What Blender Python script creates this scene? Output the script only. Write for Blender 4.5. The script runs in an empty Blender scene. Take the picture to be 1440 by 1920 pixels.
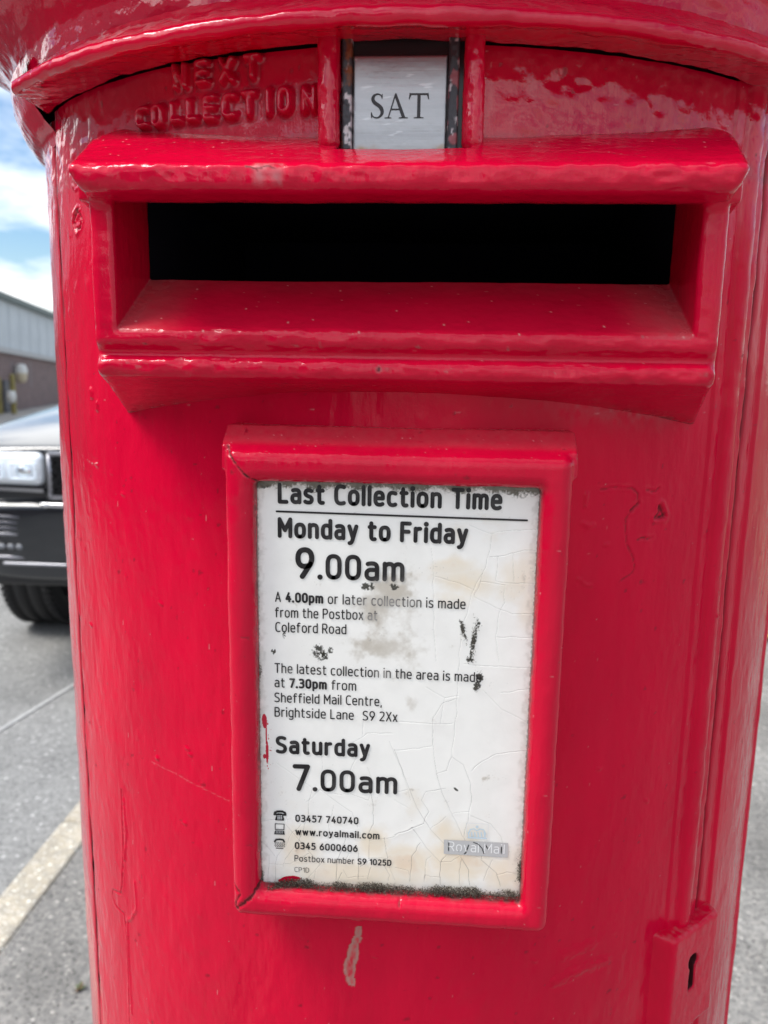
import bpy, bmesh, math, random
import numpy as np
import openvdb as vdb
from mathutils import Vector, Matrix
random.seed(7)
SC = bpy.context.scene
COL = SC.collection

# ------------------------------------------------------------------ camera
CAM = np.array([0.0168, -.5705, 1.3579]); YAW, PIT, ROLL, F = -.0672, .1774, .0164, 1502.7
def cam_axes():
    cy, sy, cp, sp = math.cos(YAW), math.sin(YAW), math.cos(PIT), math.sin(PIT)
    f = np.array([sy*cp, cy*cp, -sp]); r = np.array([cy, -sy, 0]); u = np.cross(r, f)
    c, s = math.cos(ROLL), math.sin(ROLL)
    return c*r+s*u, -s*r+c*u, f
AR, AU, AF = cam_axes()
cd = bpy.data.cameras.new("camera"); co = bpy.data.objects.new("camera", cd); COL.objects.link(co)
M = Matrix.Identity(4)
for i in range(3):
    M[i][0], M[i][1], M[i][2], M[i][3] = AR[i], AU[i], -AF[i], CAM[i]
co.matrix_world = M
cd.sensor_fit = 'VERTICAL'; cd.sensor_height = 36; cd.lens = F/1920*36
cd.clip_start = .02; cd.clip_end = 3000
cd.dof.use_dof = True; cd.dof.focus_distance = .34; cd.dof.aperture_fstop = 14
SC.camera = co

# ------------------------------------------------------------------ light
SUN_EL, SUN_AZ = math.radians(56), math.radians(-74)     # azimuth from -Y (front) towards -X (left)
SUN_DIR = Vector((math.sin(SUN_AZ)*math.cos(SUN_EL), -math.cos(SUN_AZ)*math.cos(SUN_EL), math.sin(SUN_EL)))
W = bpy.data.worlds.new("World"); SC.world = W; W.use_nodes = True
nt = W.node_tree; N = nt.nodes; LK = nt.links
for n in list(N): N.remove(n)
out = N.new('ShaderNodeOutputWorld'); bg = N.new('ShaderNodeBackground'); bg.inputs[1].default_value = .10
sky = N.new('ShaderNodeTexSky'); sky.sky_type = 'NISHITA'; sky.sun_disc = False
sky.sun_elevation = SUN_EL; sky.sun_rotation = math.atan2(SUN_DIR.x, SUN_DIR.y)
sky.air_density = 1.0; sky.dust_density = .6; sky.ozone_density = 1.6
tc = N.new('ShaderNodeTexCoord'); sep = N.new('ShaderNodeSeparateXYZ'); LK.new(tc.outputs['Generated'], sep.inputs[0])
def wmath(op, a, b):
    n = N.new('ShaderNodeMath'); n.operation = op
    for i, v in enumerate((a, b)):
        if isinstance(v, (int, float)): n.inputs[i].default_value = v
        else: LK.new(v, n.inputs[i])
    return n.outputs[0]
zz = wmath('ADD', wmath('MAXIMUM', sep.outputs[2], 0), .16)
cmb = N.new('ShaderNodeCombineXYZ')
LK.new(wmath('DIVIDE', sep.outputs[0], zz), cmb.inputs[0]); LK.new(wmath('DIVIDE', sep.outputs[1], zz), cmb.inputs[1])
cmb.inputs[2].default_value = 3.7
n1 = N.new('ShaderNodeTexNoise'); n1.inputs['Scale'].default_value = 1.1; n1.inputs['Detail'].default_value = 7; n1.inputs['Roughness'].default_value = .55
LK.new(cmb.outputs[0], n1.inputs['Vector'])
rmp = N.new('ShaderNodeValToRGB'); rmp.color_ramp.elements[0].position = .40; rmp.color_ramp.elements[1].position = .60
LK.new(n1.outputs['Fac'], rmp.inputs[0])
mx = N.new('ShaderNodeMix'); mx.data_type = 'RGBA'; LK.new(rmp.outputs[0], mx.inputs['Factor'])
hs = N.new('ShaderNodeHueSaturation'); hs.inputs['Saturation'].default_value = 1.25; hs.inputs['Value'].default_value = .85; LK.new(sky.outputs[0], hs.inputs['Color'])
LK.new(hs.outputs[0], mx.inputs['A'])
dot = N.new('ShaderNodeVectorMath'); dot.operation = 'DOT_PRODUCT'; LK.new(tc.outputs['Generated'], dot.inputs[0]); dot.inputs[1].default_value = SUN_DIR
lit = wmath('ADD', wmath('MULTIPLY', wmath('POWER', wmath('MAXIMUM', wmath('ADD', wmath('MULTIPLY', dot.outputs['Value'], .5), .5), 0), 3.0), 17.0), 5.2)   # clouds are brighter towards the sun
cc = N.new('ShaderNodeVectorMath'); cc.operation = 'SCALE'; cc.inputs[0].default_value = (.97, .985, 1.0); LK.new(lit, cc.inputs['Scale'])
LK.new(cc.outputs[0], mx.inputs['B'])
LK.new(mx.outputs['Result'], bg.inputs[0]); LK.new(bg.outputs[0], out.inputs[0])
sl = bpy.data.lights.new("sun", 'SUN'); sl.energy = 2.0; sl.angle = math.radians(24); sl.color = (1, .96, .9)
so = bpy.data.objects.new("sun", sl); COL.objects.link(so); so.rotation_euler = SUN_DIR.to_track_quat('Z', 'Y').to_euler()
SC.view_settings.view_transform = 'Standard'; SC.view_settings.look = 'None'
SC.view_settings.exposure = 0.9; SC.view_settings.gamma = 1
SC.render.engine = 'CYCLES'

# ------------------------------------------------------------------ numpy helpers
def ray(x, y): return AF + AR*(x-720)/F - AU*(y-960)/F
def at_y(x, y, Y):
    d = ray(x, y); return CAM + d*(Y-CAM[1])/d[1]
def at_z(x, y, Z):
    d = ray(x, y); return CAM + d*(Z-CAM[2])/d[2]
R0 = .235
def on_cyl(x, y, r=R0):                      # (arc length, height) of a mark on the round front
    d = ray(x, y); a = d[0]**2+d[1]**2; b = CAM[0]*d[0]+CAM[1]*d[1]; c = CAM[0]**2+CAM[1]**2-r*r
    p = CAM + d*((-b-math.sqrt(max(b*b-a*c, 0)))/a)
    return math.atan2(p[0], -p[1])*R0, p[2]
_lat = {}
def lattice(seed):
    if seed not in _lat: _lat[seed] = np.random.RandomState(seed).rand(32, 32, 32).astype(np.float32)
    return _lat[seed]
def noise3(x, y, z, seed=0):
    L = lattice(seed); out = 0
    x, y, z = np.broadcast_arrays(x, y, z)
    xi, yi, zi = np.floor(x).astype(np.int32), np.floor(y).astype(np.int32), np.floor(z).astype(np.int32)
    fx, fy, fz = (x-xi).astype(np.float32), (y-yi).astype(np.float32), (z-zi).astype(np.float32)
    fx, fy, fz = fx*fx*(3-2*fx), fy*fy*(3-2*fy), fz*fz*(3-2*fz)
    for i in (0, 1):
        for j in (0, 1):
            for k in (0, 1):
                w = (fx if i else 1-fx)*(fy if j else 1-fy)*(fz if k else 1-fz)
                out = out + w*L[(xi+i) & 31, (yi+j) & 31, (zi+k) & 31]
    return out*2-1
def fbm(x, y, z, octv=3, seed=0):
    a, o, s = 1., 0, 1.
    for i in range(octv):
        o = o + a*noise3(x*s, y*s, z*s, seed+i); a *= .5; s *= 2.03
    return o
def sst(a, b, x):
    t = np.clip((x-a)/(b-a), 0, 1); return t*t*(3-2*t)
def smax(a, b, k):
    h = np.clip(.5+.5*(a-b)/k, 0, 1); return b*(1-h)+a*h + k*h*(1-h)
def smin(a, b, k): return -smax(-a, -b, k)
def seg_d(px, py, ax, ay, bx, by):
    dx, dy = bx-ax, by-ay; l = dx*dx+dy*dy+1e-18
    t = np.clip(((px-ax)*dx+(py-ay)*dy)/l, 0, 1)
    return np.hypot(px-ax-t*dx, py-ay-t*dy)

def link(o, parent=None, label=None, cat=None, group=None, kind=None):
    COL.objects.link(o)
    if parent is not None: o.parent = parent
    if label: o['label'] = label
    if cat: o['category'] = cat
    if group: o['group'] = group
    if kind: o['kind'] = kind
    return o
def empty(name, loc, label, cat, group=None, rz=0):
    o = bpy.data.objects.new(name, None); o.location = loc; o.rotation_euler.z = rz; o.empty_display_size = .1
    return link(o, None, label, cat, group)
def mesh_np(name, V, Fc, mat, parent=None, smooth=True, tint=None, **kw):
    V = np.asarray(V, np.float32); Fc = np.asarray(Fc, np.int32)
    me = bpy.data.meshes.new(name); n = Fc.shape[1]
    me.vertices.add(len(V)); me.vertices.foreach_set('co', V.ravel())
    me.loops.add(Fc.size); me.loops.foreach_set('vertex_index', Fc.ravel())
    me.polygons.add(len(Fc)); me.polygons.foreach_set('loop_start', np.arange(0, Fc.size, n, dtype=np.int32))
    me.update(calc_edges=True)
    me.polygons.foreach_set('use_smooth', np.full(len(Fc), smooth))
    if tint is not None:
        a = me.attributes.new('tint', 'FLOAT_COLOR', 'POINT'); a.data.foreach_set('color', np.asarray(tint, np.float32).ravel())
    me.materials.append(mat); me.update()
    return link(bpy.data.objects.new(name, me), parent, **kw)
def mesh_py(name, verts, faces, mat, parent=None, smooth=False, bevel=0, seg=2, **kw):
    me = bpy.data.meshes.new(name); me.from_pydata([tuple(v) for v in verts], [], faces); me.materials.append(mat)
    o = link(bpy.data.objects.new(name, me), parent, **kw)
    if smooth:
        for p in me.polygons: p.use_smooth = True
    if bevel:
        m = o.modifiers.new('bevel', 'BEVEL'); m.width = bevel; m.segments = seg; m.limit_method = 'ANGLE'
        for p in me.polygons: p.use_smooth = True
        w = o.modifiers.new('wn', 'WEIGHTED_NORMAL'); w.keep_sharp = True
    return o
def grid_faces(nz, ns, keep=None):
    i = np.arange(nz*ns).reshape(nz, ns)
    f = np.stack([i[:-1, :-1], i[:-1, 1:], i[1:, 1:], i[1:, :-1]], -1).reshape(-1, 4)
    return f if keep is None else f[keep.reshape(-1)]
BOXF = [(0, 3, 2, 1), (4, 5, 6, 7), (0, 1, 5, 4), (1, 2, 6, 5), (2, 3, 7, 6), (3, 0, 4, 7)]
def box_v(x0, x1, y0, y1, z0, z1):
    return [(x0, y0, z0), (x1, y0, z0), (x1, y1, z0), (x0, y1, z0), (x0, y0, z1), (x1, y0, z1), (x1, y1, z1), (x0, y1, z1)]
class MB:
    def __init__(s): s.v = []; s.f = []
    def add(s, v, f):
        b = len(s.v); s.v += [tuple(p) for p in v]; s.f += [tuple(i+b for i in q) for q in f]; return s
    def box(s, *a): return s.add(box_v(*a), BOXF)
    def rev(s, prof, c=(0, 0, 0), n=32, axis='z'):
        vs = []; m = len(prof)
        for k in range(n):
            a = 2*math.pi*k/n
            for r, h in prof:
                p = (r*math.cos(a), r*math.sin(a), h)
                if axis == 'x': p = (p[2], p[0], p[1])
                if axis == 'y': p = (p[1], p[2], p[0])
                vs.append((c[0]+p[0], c[1]+p[1], c[2]+p[2]))
        fs = [(k*m+j, ((k+1) % n)*m+j, ((k+1) % n)*m+j+1, k*m+j+1) for k in range(n) for j in range(m-1)]
        return s.add(vs, fs)
    def tube(s, pts, r, n=8):
        rings = []; pts = [Vector(p) for p in pts]
        for i, p in enumerate(pts):
            t = (pts[min(i+1, len(pts)-1)]-pts[max(i-1, 0)]).normalized()
            a = t.cross(Vector((0, 0, 1)) if abs(t.z) < .9 else Vector((1, 0, 0))).normalized(); b = t.cross(a)
            rr = r[i] if isinstance(r, (list, tuple)) else r
            rings += [p + (a*math.cos(2*math.pi*k/n)+b*math.sin(2*math.pi*k/n))*rr for k in range(n)]
        fs = [(i*n+k, i*n+(k+1) % n, (i+1)*n+(k+1) % n, (i+1)*n+k) for i in range(len(pts)-1) for k in range(n)]
        m = (len(pts)-1)*n
        fs += [tuple(range(n))[::-1], tuple(range(m, m+n))]
        return s.add(rings, fs)
    def build(s, name, mat, parent=None, **kw): return mesh_py(name, s.v, s.f, mat, parent, **kw)

# ------------------------------------------------------------------ materials
def gloss_input(m, lo, hi):
    t = m.node_tree; b = t.nodes['Principled BSDF']; at = t.nodes.new('ShaderNodeAttribute'); at.attribute_name = 'gloss'; mr = t.nodes.new('ShaderNodeMapRange')
    mr.inputs[3].default_value = lo; mr.inputs[4].default_value = hi; t.links.new(at.outputs['Fac'], mr.inputs[0]); t.links.new(mr.outputs[0], b.inputs['Specular IOR Level'])
def set_gloss(o, g):
    a = o.data.attributes.new('gloss', 'FLOAT', 'POINT'); a.data.foreach_set('value', np.broadcast_to(np.asarray(g, np.float32), (len(o.data.vertices),)).astype(np.float32).copy())
def mat(name, base=(.5, .5, .5), rough=.5, metal=0, spec=.5, coat=0, tint=False, bumps=(), vary=None, rough_vary=0, coords='Object'):
    m = bpy.data.materials.new(name); m.use_nodes = True; t = m.node_tree; n = t.nodes; l = t.links
    b = n['Principled BSDF']; b.inputs['Base Color'].default_value = (*base, 1); b.inputs['Roughness'].default_value = rough
    b.inputs['Metallic'].default_value = metal; b.inputs['Specular IOR Level'].default_value = spec; b.inputs['Coat Weight'].default_value = coat
    b.inputs['Coat Roughness'].default_value = .04
    tcn = n.new('ShaderNodeTexCoord'); src = tcn.outputs[coords]
    col = None
    if vary:                                   # (colour2, scale, lo, hi, stretch)
        c2, sc, lo, hi, st = vary
        mp = n.new('ShaderNodeMapping'); mp.inputs['Scale'].default_value = st; l.new(src, mp.inputs[0])
        nz = n.new('ShaderNodeTexNoise'); nz.inputs['Scale'].default_value = sc; nz.inputs['Detail'].default_value = 6; nz.inputs['Roughness'].default_value = .6
        l.new(mp.outputs[0], nz.inputs['Vector'])
        mr = n.new('ShaderNodeMapRange'); mr.inputs[1].default_value = lo; mr.inputs[2].default_value = hi; l.new(nz.outputs['Fac'], mr.inputs[0])
        mxx = n.new('ShaderNodeMix'); mxx.data_type = 'RGBA'; mxx.inputs['A'].default_value = (*base, 1); mxx.inputs['B'].default_value = (*c2, 1)
        l.new(mr.outputs[0], mxx.inputs['Factor']); col = mxx.outputs['Result']
        if rough_vary:
            mr2 = n.new('ShaderNodeMapRange'); mr2.inputs[1].default_value = lo; mr2.inputs[2].default_value = hi
            mr2.inputs[3].default_value = rough; mr2.inputs[4].default_value = rough+rough_vary
            l.new(nz.outputs['Fac'], mr2.inputs[0]); l.new(mr2.outputs[0], b.inputs['Roughness'])
    if tint:
        at = n.new('ShaderNodeAttribute'); at.attribute_name = 'tint'
        mxx = n.new('ShaderNodeMix'); mxx.data_type = 'RGBA'
        if col is not None: l.new(col, mxx.inputs['A'])
        else: mxx.inputs['A'].default_value = (*base, 1)
        l.new(at.outputs['Color'], mxx.inputs['B']); l.new(at.outputs['Alpha'], mxx.inputs['Factor']); col = mxx.outputs['Result']
        if tint == 'rough':
            mr3 = n.new('ShaderNodeMapRange'); mr3.inputs[3].default_value = rough; mr3.inputs[4].default_value = .75
            l.new(at.outputs['Alpha'], mr3.inputs[0]); l.new(mr3.outputs[0], b.inputs['Roughness'])
    if col is not None: l.new(col, b.inputs['Base Color'])
    prev = None
    for sc, st, dist, stre in bumps:
        mp = n.new('ShaderNodeMapping'); mp.inputs['Scale'].default_value = st; l.new(src, mp.inputs[0])
        nz = n.new('ShaderNodeTexNoise'); nz.inputs['Scale'].default_value = sc; nz.inputs['Detail'].default_value = 3
        l.new(mp.outputs[0], nz.inputs['Vector'])
        bp = n.new('ShaderNodeBump'); bp.inputs['Strength'].default_value = stre; bp.inputs['Distance'].default_value = dist
        l.new(nz.outputs['Fac'], bp.inputs['Height'])
        if prev: l.new(prev, bp.inputs['Normal'])
        prev = bp.outputs[0]
    if prev: l.new(prev, b.inputs['Normal'])
    return m
ONE = (1, 1, 1)
RED = (.61, .0016, .031)
m_red = mat('red_gloss_paint', RED, .085, spec=.28, tint='rough', vary=((.51, .0013, .026), 24, .35, .7, (1, 1, .3)),
            bumps=((900, ONE, .0006, .12), (260, (1, 1, .2), .0012, .24)))
gloss_input(m_red, .15, .62)                       # glossy thick coat near the top; reflections lower down damped to deepen the red
m_redcap = mat('red_gloss_paint_cap', RED, .08, spec=.45, vary=((.50, .0015, .026), 22, .4, .7, ONE),
               bumps=((700, ONE, .0006, .12), (120, ONE, .0018, .30)))
m_dark = mat('black_interior', (.012, .012, .02), .9, spec=.1)
m_crack = mat('dark_gap_shade', (.035, .006, .008), .8, spec=.2)  # gap shade put into the colour of the surfaces behind
m_plate = mat('enamelled_plate', (.80, .81, .82), .22, tint=True, bumps=((1500, ONE, .0003, .04),))
m_ink = mat('black_ink', (.012, .011, .012), .4, tint=True, spec=.3)
m_steel = mat('brushed_steel_plate', (.47, .47, .475), .40, metal=.85, tint=True, vary=((.36, .36, .37), 90, .35, .65, (.06, 1, 1)),
              bumps=((1400, (.03, 1, 1), .0003, .18),))
m_oldmetal = mat('dark_worn_metal', (.055, .055, .06), .5, metal=.5, tint=True, bumps=((700, ONE, .0006, .3),))
m_moss = mat('dry_moss', (.05, .045, .038), .9, spec=.15, tint=True)
m_black = mat('black_base_paint', (.01, .01, .011), .3)

# ------------------------------------------------------------------ stroke lettering
GL = {
'a': "M.05 .69C.13 .72 .2 .72 .24 .72C.38 .72 .44 .64 .44 .5L.44 0;M.44 .42L.2 .42C.06 .42 0 .34 0 .21C0 .08 .07 0 .2 0C.3 0 .38 .03 .44 .1",
'b': "M0 1L0 0;M0 .1C.07 .02 .14 0 .22 0C.4 0 .46 .12 .46 .3L.46 .42C.46 .6 .4 .72 .22 .72C.14 .72 .07 .7 0 .62",
'c': "M.4 .68C.34 .71 .28 .72 .22 .72C.06 .72 0 .6 0 .42L0 .3C0 .12 .06 0 .22 0C.28 0 .34 .01 .4 .04",
'd': "M.46 1L.46 0;M.46 .1C.39 .02 .32 0 .24 0C.06 0 0 .12 0 .3L0 .42C0 .6 .06 .72 .24 .72C.32 .72 .39 .7 .46 .62",
'e': "M.03 .37L.45 .37;M.45 .37L.45 .45C.45 .62 .39 .72 .23 .72C.06 .72 0 .6 0 .42L0 .3C0 .1 .08 0 .24 0C.32 0 .38 .02 .43 .05",
'f': "M.34 .98C.3 1 .27 1 .24 1C.13 1 .1 .93 .1 .82L.1 0;M0 .72L.3 .72",
'g': "M.46 .72L.46 -.1C.46 -.25 .38 -.3 .24 -.3C.16 -.3 .1 -.29 .05 -.26;M.46 .1C.39 .02 .32 0 .24 0C.06 0 0 .12 0 .3L0 .42C0 .6 .06 .72 .24 .72C.32 .72 .39 .7 .46 .62",
'h': "M0 1L0 0;M0 .6C.08 .69 .16 .72 .25 .72C.38 .72 .44 .64 .44 .5L.44 0",
'i': "M0 .72L0 0;M0 1L.002 1", 'k': "M0 1L0 0;M.4 .72L.03 .36;M.03 .36L.42 0", 'l': "M0 1L0 0",
'm': "M0 .72L0 0;M0 .6C.07 .69 .13 .72 .2 .72C.32 .72 .37 .64 .37 .5L.37 0;M.37 .58C.44 .69 .5 .72 .57 .72C.69 .72 .74 .64 .74 .5L.74 0",
'n': "M0 .72L0 0;M0 .6C.08 .69 .16 .72 .25 .72C.38 .72 .44 .64 .44 .5L.44 0",
'o': "M.24 0C.06 0 0 .12 0 .3L0 .42C0 .6 .06 .72 .24 .72C.42 .72 .48 .6 .48 .42L.48 .3C.48 .12 .42 0 .24 0",
'p': "M0 .72L0 -.28;M0 .1C.07 .02 .14 0 .22 0C.4 0 .46 .12 .46 .3L.46 .42C.46 .6 .4 .72 .22 .72C.14 .72 .07 .7 0 .62",
'r': "M0 .72L0 0;M0 .56C.06 .68 .14 .72 .27 .72",
's': "M.38 .68C.3 .71 .25 .72 .2 .72C.08 .72 .01 .66 .01 .55C.01 .44 .08 .41 .2 .37C.33 .33 .4 .29 .4 .18C.4 .06 .32 0 .2 0C.13 0 .07 .01 0 .05",
't': "M.1 .94L.1 .2C.1 .06 .15 0 .25 0L.32 .01;M0 .72L.31 .72",
'u': "M0 .72L0 .22C0 .08 .06 0 .19 0C.28 0 .36 .04 .44 .13;M.44 .72L.44 0",
'w': "M0 .72L.17 0;M.17 0L.34 .66;M.34 .66L.51 0;M.51 0L.68 .72",
'x': "M0 .72L.4 0;M.4 .72L0 0", 'y': "M0 .72L.215 .04;M.43 .72L.2 -.1C.16 -.22 .12 -.28 .02 -.28",
'A': "M0 0L.27 1;M.27 1L.54 0;M.09 .3L.45 .3",
'B': "M0 0L0 1;M0 1L.25 1C.42 1 .48 .9 .48 .77C.48 .63 .42 .54 .25 .54L0 .54;M.25 .54C.45 .54 .52 .43 .52 .27C.52 .1 .44 0 .26 0L0 0",
'C': "M.48 .96C.4 .99 .34 1 .28 1C.08 1 0 .85 0 .62L0 .38C0 .15 .08 0 .28 0C.34 0 .4 .01 .48 .04",
'D': "M0 0L0 1;M0 1L.22 1C.44 1 .54 .86 .54 .62L.54 .38C.54 .14 .44 0 .22 0L0 0",
'E': "M.46 1L0 1;M0 1L0 0;M0 0L.46 0;M0 .52L.4 .52", 'F': "M.46 1L0 1;M0 1L0 0;M0 .52L.4 .52",
'I': "M0 1L0 0", 'L': "M0 1L0 0;M0 0L.42 0", 'M': "M0 0L0 1;M0 1L.33 .35;M.33 .35L.66 1;M.66 1L.66 0",
'N': "M0 0L0 1;M0 1L.5 0;M.5 0L.5 1", 'O': "M.25 0C.06 0 0 .13 0 .35L0 .65C0 .87 .06 1 .25 1C.44 1 .5 .87 .5 .65L.5 .35C.5 .13 .44 0 .25 0",
'P': "M0 0L0 1;M0 1L.26 1C.44 1 .5 .88 .5 .73C.5 .57 .43 .46 .26 .46L0 .46",
'R': "M0 0L0 1;M0 1L.26 1C.44 1 .5 .88 .5 .73C.5 .57 .43 .46 .26 .46L0 .46;M.27 .46L.52 0",
'S': "M.45 .95C.37 .99 .3 1 .23 1C.08 1 0 .92 0 .77C0 .62 .09 .57 .24 .51C.4 .45 .49 .39 .49 .24C.49 .08 .39 0 .24 0C.15 0 .08 .01 0 .05",
'T': "M0 1L.54 1;M.27 1L.27 0", 'X': "M0 1L.5 0;M.5 1L0 0",
'0': "M.25 0C.07 0 0 .13 0 .35L0 .65C0 .87 .07 1 .25 1C.43 1 .5 .87 .5 .65L.5 .35C.5 .13 .43 0 .25 0",
'1': "M0 .82L.2 1;M.2 1L.2 0",
'2': "M.02 .94C.1 .98 .16 1 .23 1C.4 1 .46 .9 .46 .76C.46 .6 .36 .48 .25 .34L0 0;M0 0L.48 0",
'3': "M.02 .97C.1 .99 .15 1 .22 1C.38 1 .45 .92 .45 .77C.45 .63 .36 .54 .22 .54L.14 .54;M.22 .54C.38 .54 .47 .43 .47 .27C.47 .1 .38 0 .2 0C.12 0 .07 .01 0 .04",
'4': "M.3 1L0 .28;M0 .28L.5 .28;M.36 .55L.36 0",
'5': "M.44 1L.06 1;M.06 1L.04 .58;M.04 .58C.1 .6 .15 .61 .2 .61C.38 .61 .47 .5 .47 .31C.47 .1 .37 0 .19 0C.12 0 .06 .01 0 .04",
'6': "M.34 1L.08 .58C.02 .48 0 .4 0 .32C0 .1 .1 0 .25 0C.4 0 .5 .1 .5 .32C.5 .52 .4 .62 .26 .62C.17 .62 .1 .6 .05 .53",
'7': "M0 1L.47 1;M.47 1L.14 0",
'9': "M.16 0L.42 .42C.48 .52 .5 .6 .5 .68C.5 .9 .4 1 .25 1C.1 1 0 .9 0 .68C0 .48 .1 .38 .24 .38C.33 .38 .4 .4 .45 .47",
'.': "M0 0L.002 0", ',': "M.04 .02L0 -.16"}
import re
def glyph(ch):
    strokes = []
    for part in GL[ch].split(';'):
        pts = []
        for c, body in re.findall(r'([MLC])([^MLC]*)', part):
            v = [float(q) for q in body.split()]
            if c in 'ML':
                p = np.array(v)
                if c == 'L' and len(pts):
                    a = pts[-1]; n = 6
                    pts += [a+(p-a)*k/n for k in range(1, n+1)]
                else: pts.append(p)
            else:
                p0 = pts[-1]; p1, p2, p3 = np.array(v[:2]), np.array(v[2:4]), np.array(v[4:])
                for k in range(1, 11):
                    t = k/10; pts.append((1-t)**3*p0+3*(1-t)**2*t*p1+3*(1-t)*t*t*p2+t**3*p3)
        strokes.append(np.array(pts))
    return strokes
def gwidth(ch): return max(s[:, 0].max() for s in glyph(ch))
def layout(text, w, space=.34, sb=.20):
    """strokes of a line in units of skeleton cap height; returns [(points, weight)] and the width"""
    x = 0; o = []
    for ch in text:
        if ch == ' ': x += space; continue
        if ch in '.,': x -= .02
        for s in glyph(ch): o.append(s+np.array([x, 0]))
        x += gwidth(ch) + sb + w
    return o, x - sb - w
def ribbon(pts, r, n=6):
    """outline of a round-ended stroke as a strip: verts, quads"""
    if len(pts) < 2 or np.hypot(*(pts[-1]-pts[0])) < 1e-6 and len(pts) < 4:
        pts = np.array([pts[0], pts[0]+np.array([1e-6, 0])])
    t = np.gradient(pts, axis=0); t /= np.linalg.norm(t, axis=1)[:, None]+1e-12
    nn = np.stack([-t[:, 1], t[:, 0]], 1)
    L, Rr = [], []
    for k in range(n):                               # start cap
        a = math.pi/2*(1-k/n); L.append(pts[0]-t[0]*r*math.sin(a)+nn[0]*r*math.cos(a)); Rr.append(pts[0]-t[0]*r*math.sin(a)-nn[0]*r*math.cos(a))
    for p, q in zip(pts, nn): L.append(p+q*r); Rr.append(p-q*r)
    for k in range(1, n+1):
        a = math.pi/2*k/n; L.append(pts[-1]+t[-1]*r*math.sin(a)+nn[-1]*r*math.cos(a)); Rr.append(pts[-1]+t[-1]*r*math.sin(a)-nn[-1]*r*math.cos(a))
    m = len(L); v = np.array(L+Rr)
    f = [(i+m, i+1+m, i+1, i) for i in range(m-1)]
    return v, f

# ------------------------------------------------------------------ SDF meshing
def sdf_mesh(name, fn, lo, hi, vox, material, parent, noises=(), tintfn=None, smoothit=0):
    lo = np.array(lo, np.float64); hi = np.array(hi, np.float64); n = np.ceil((hi-lo)/vox).astype(int)+1
    X = (lo[0]+vox*np.arange(n[0]))[:, None, None].astype(np.float32)
    Y = (lo[1]+vox*np.arange(n[1]))[None, :, None].astype(np.float32)
    Z = (lo[2]+vox*np.arange(n[2]))[None, None, :].astype(np.float32)
    d = np.broadcast_to(fn(X, Y, Z), n).astype(np.float32)
    d = np.clip(d/vox, -4, 4)
    d = d.copy()
    for ax in range(3):                              # close at the bounds
        sl_ = [slice(None)]*3
        for e in (0, -1): sl_[ax] = e; d[tuple(sl_)] = np.maximum(d[tuple(sl_)], 1)
    g = vdb.FloatGrid(4.0); g.copyFromArray(d)
    P, Q = g.convertToQuads(0.0)
    P = lo + np.asarray(P, np.float64)*vox
    o = mesh_np(name, P, Q[:, ::-1] if FLIP else Q, material, parent)
    me = o.data
    if noises or tintfn:
        nv = np.empty(len(P)*3, np.float32); me.vertices.foreach_get('normal', nv); nv = nv.reshape(-1, 3)
        x, y, z = P.T
        off = 0
        for sc, amp, octv, seed in noises: off = off + amp*fbm(x*sc, y*sc, z*sc, octv, seed)
        extra = None
        if tintfn is not None:
            T, extra = tintfn(x, y, z, nv)
            a = me.attributes.new('tint', 'FLOAT_COLOR', 'POINT'); a.data.foreach_set('color', T.astype(np.float32).ravel())
        if extra is not None: off = off + extra
        P2 = P + nv*np.asarray(off)[:, None]
        me.vertices.foreach_set('co', P2.astype(np.float32).ravel()); me.update()
    return o
FLIP = False
def poly_sdf(Y, Z, pts):
    """signed distance to a polygon on broadcastable arrays"""
    Y, Z = np.broadcast_arrays(Y, Z)
    d = np.full(Y.shape, 1e9); s = np.zeros(Y.shape, bool); n = len(pts)
    for i in range(n):
        (ax, ay), (bx, by) = pts[i], pts[(i+1) % n]
        d = np.minimum(d, seg_d(Y, Z, ax, ay, bx, by))
        c = (ay > Z) != (by > Z)
        with np.errstate(divide='ignore', invalid='ignore'):
            s ^= c & (Y < (bx-ax)*(Z-ay)/(by-ay+1e-15)+ax)
    return np.where(s, -d, d)

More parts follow.
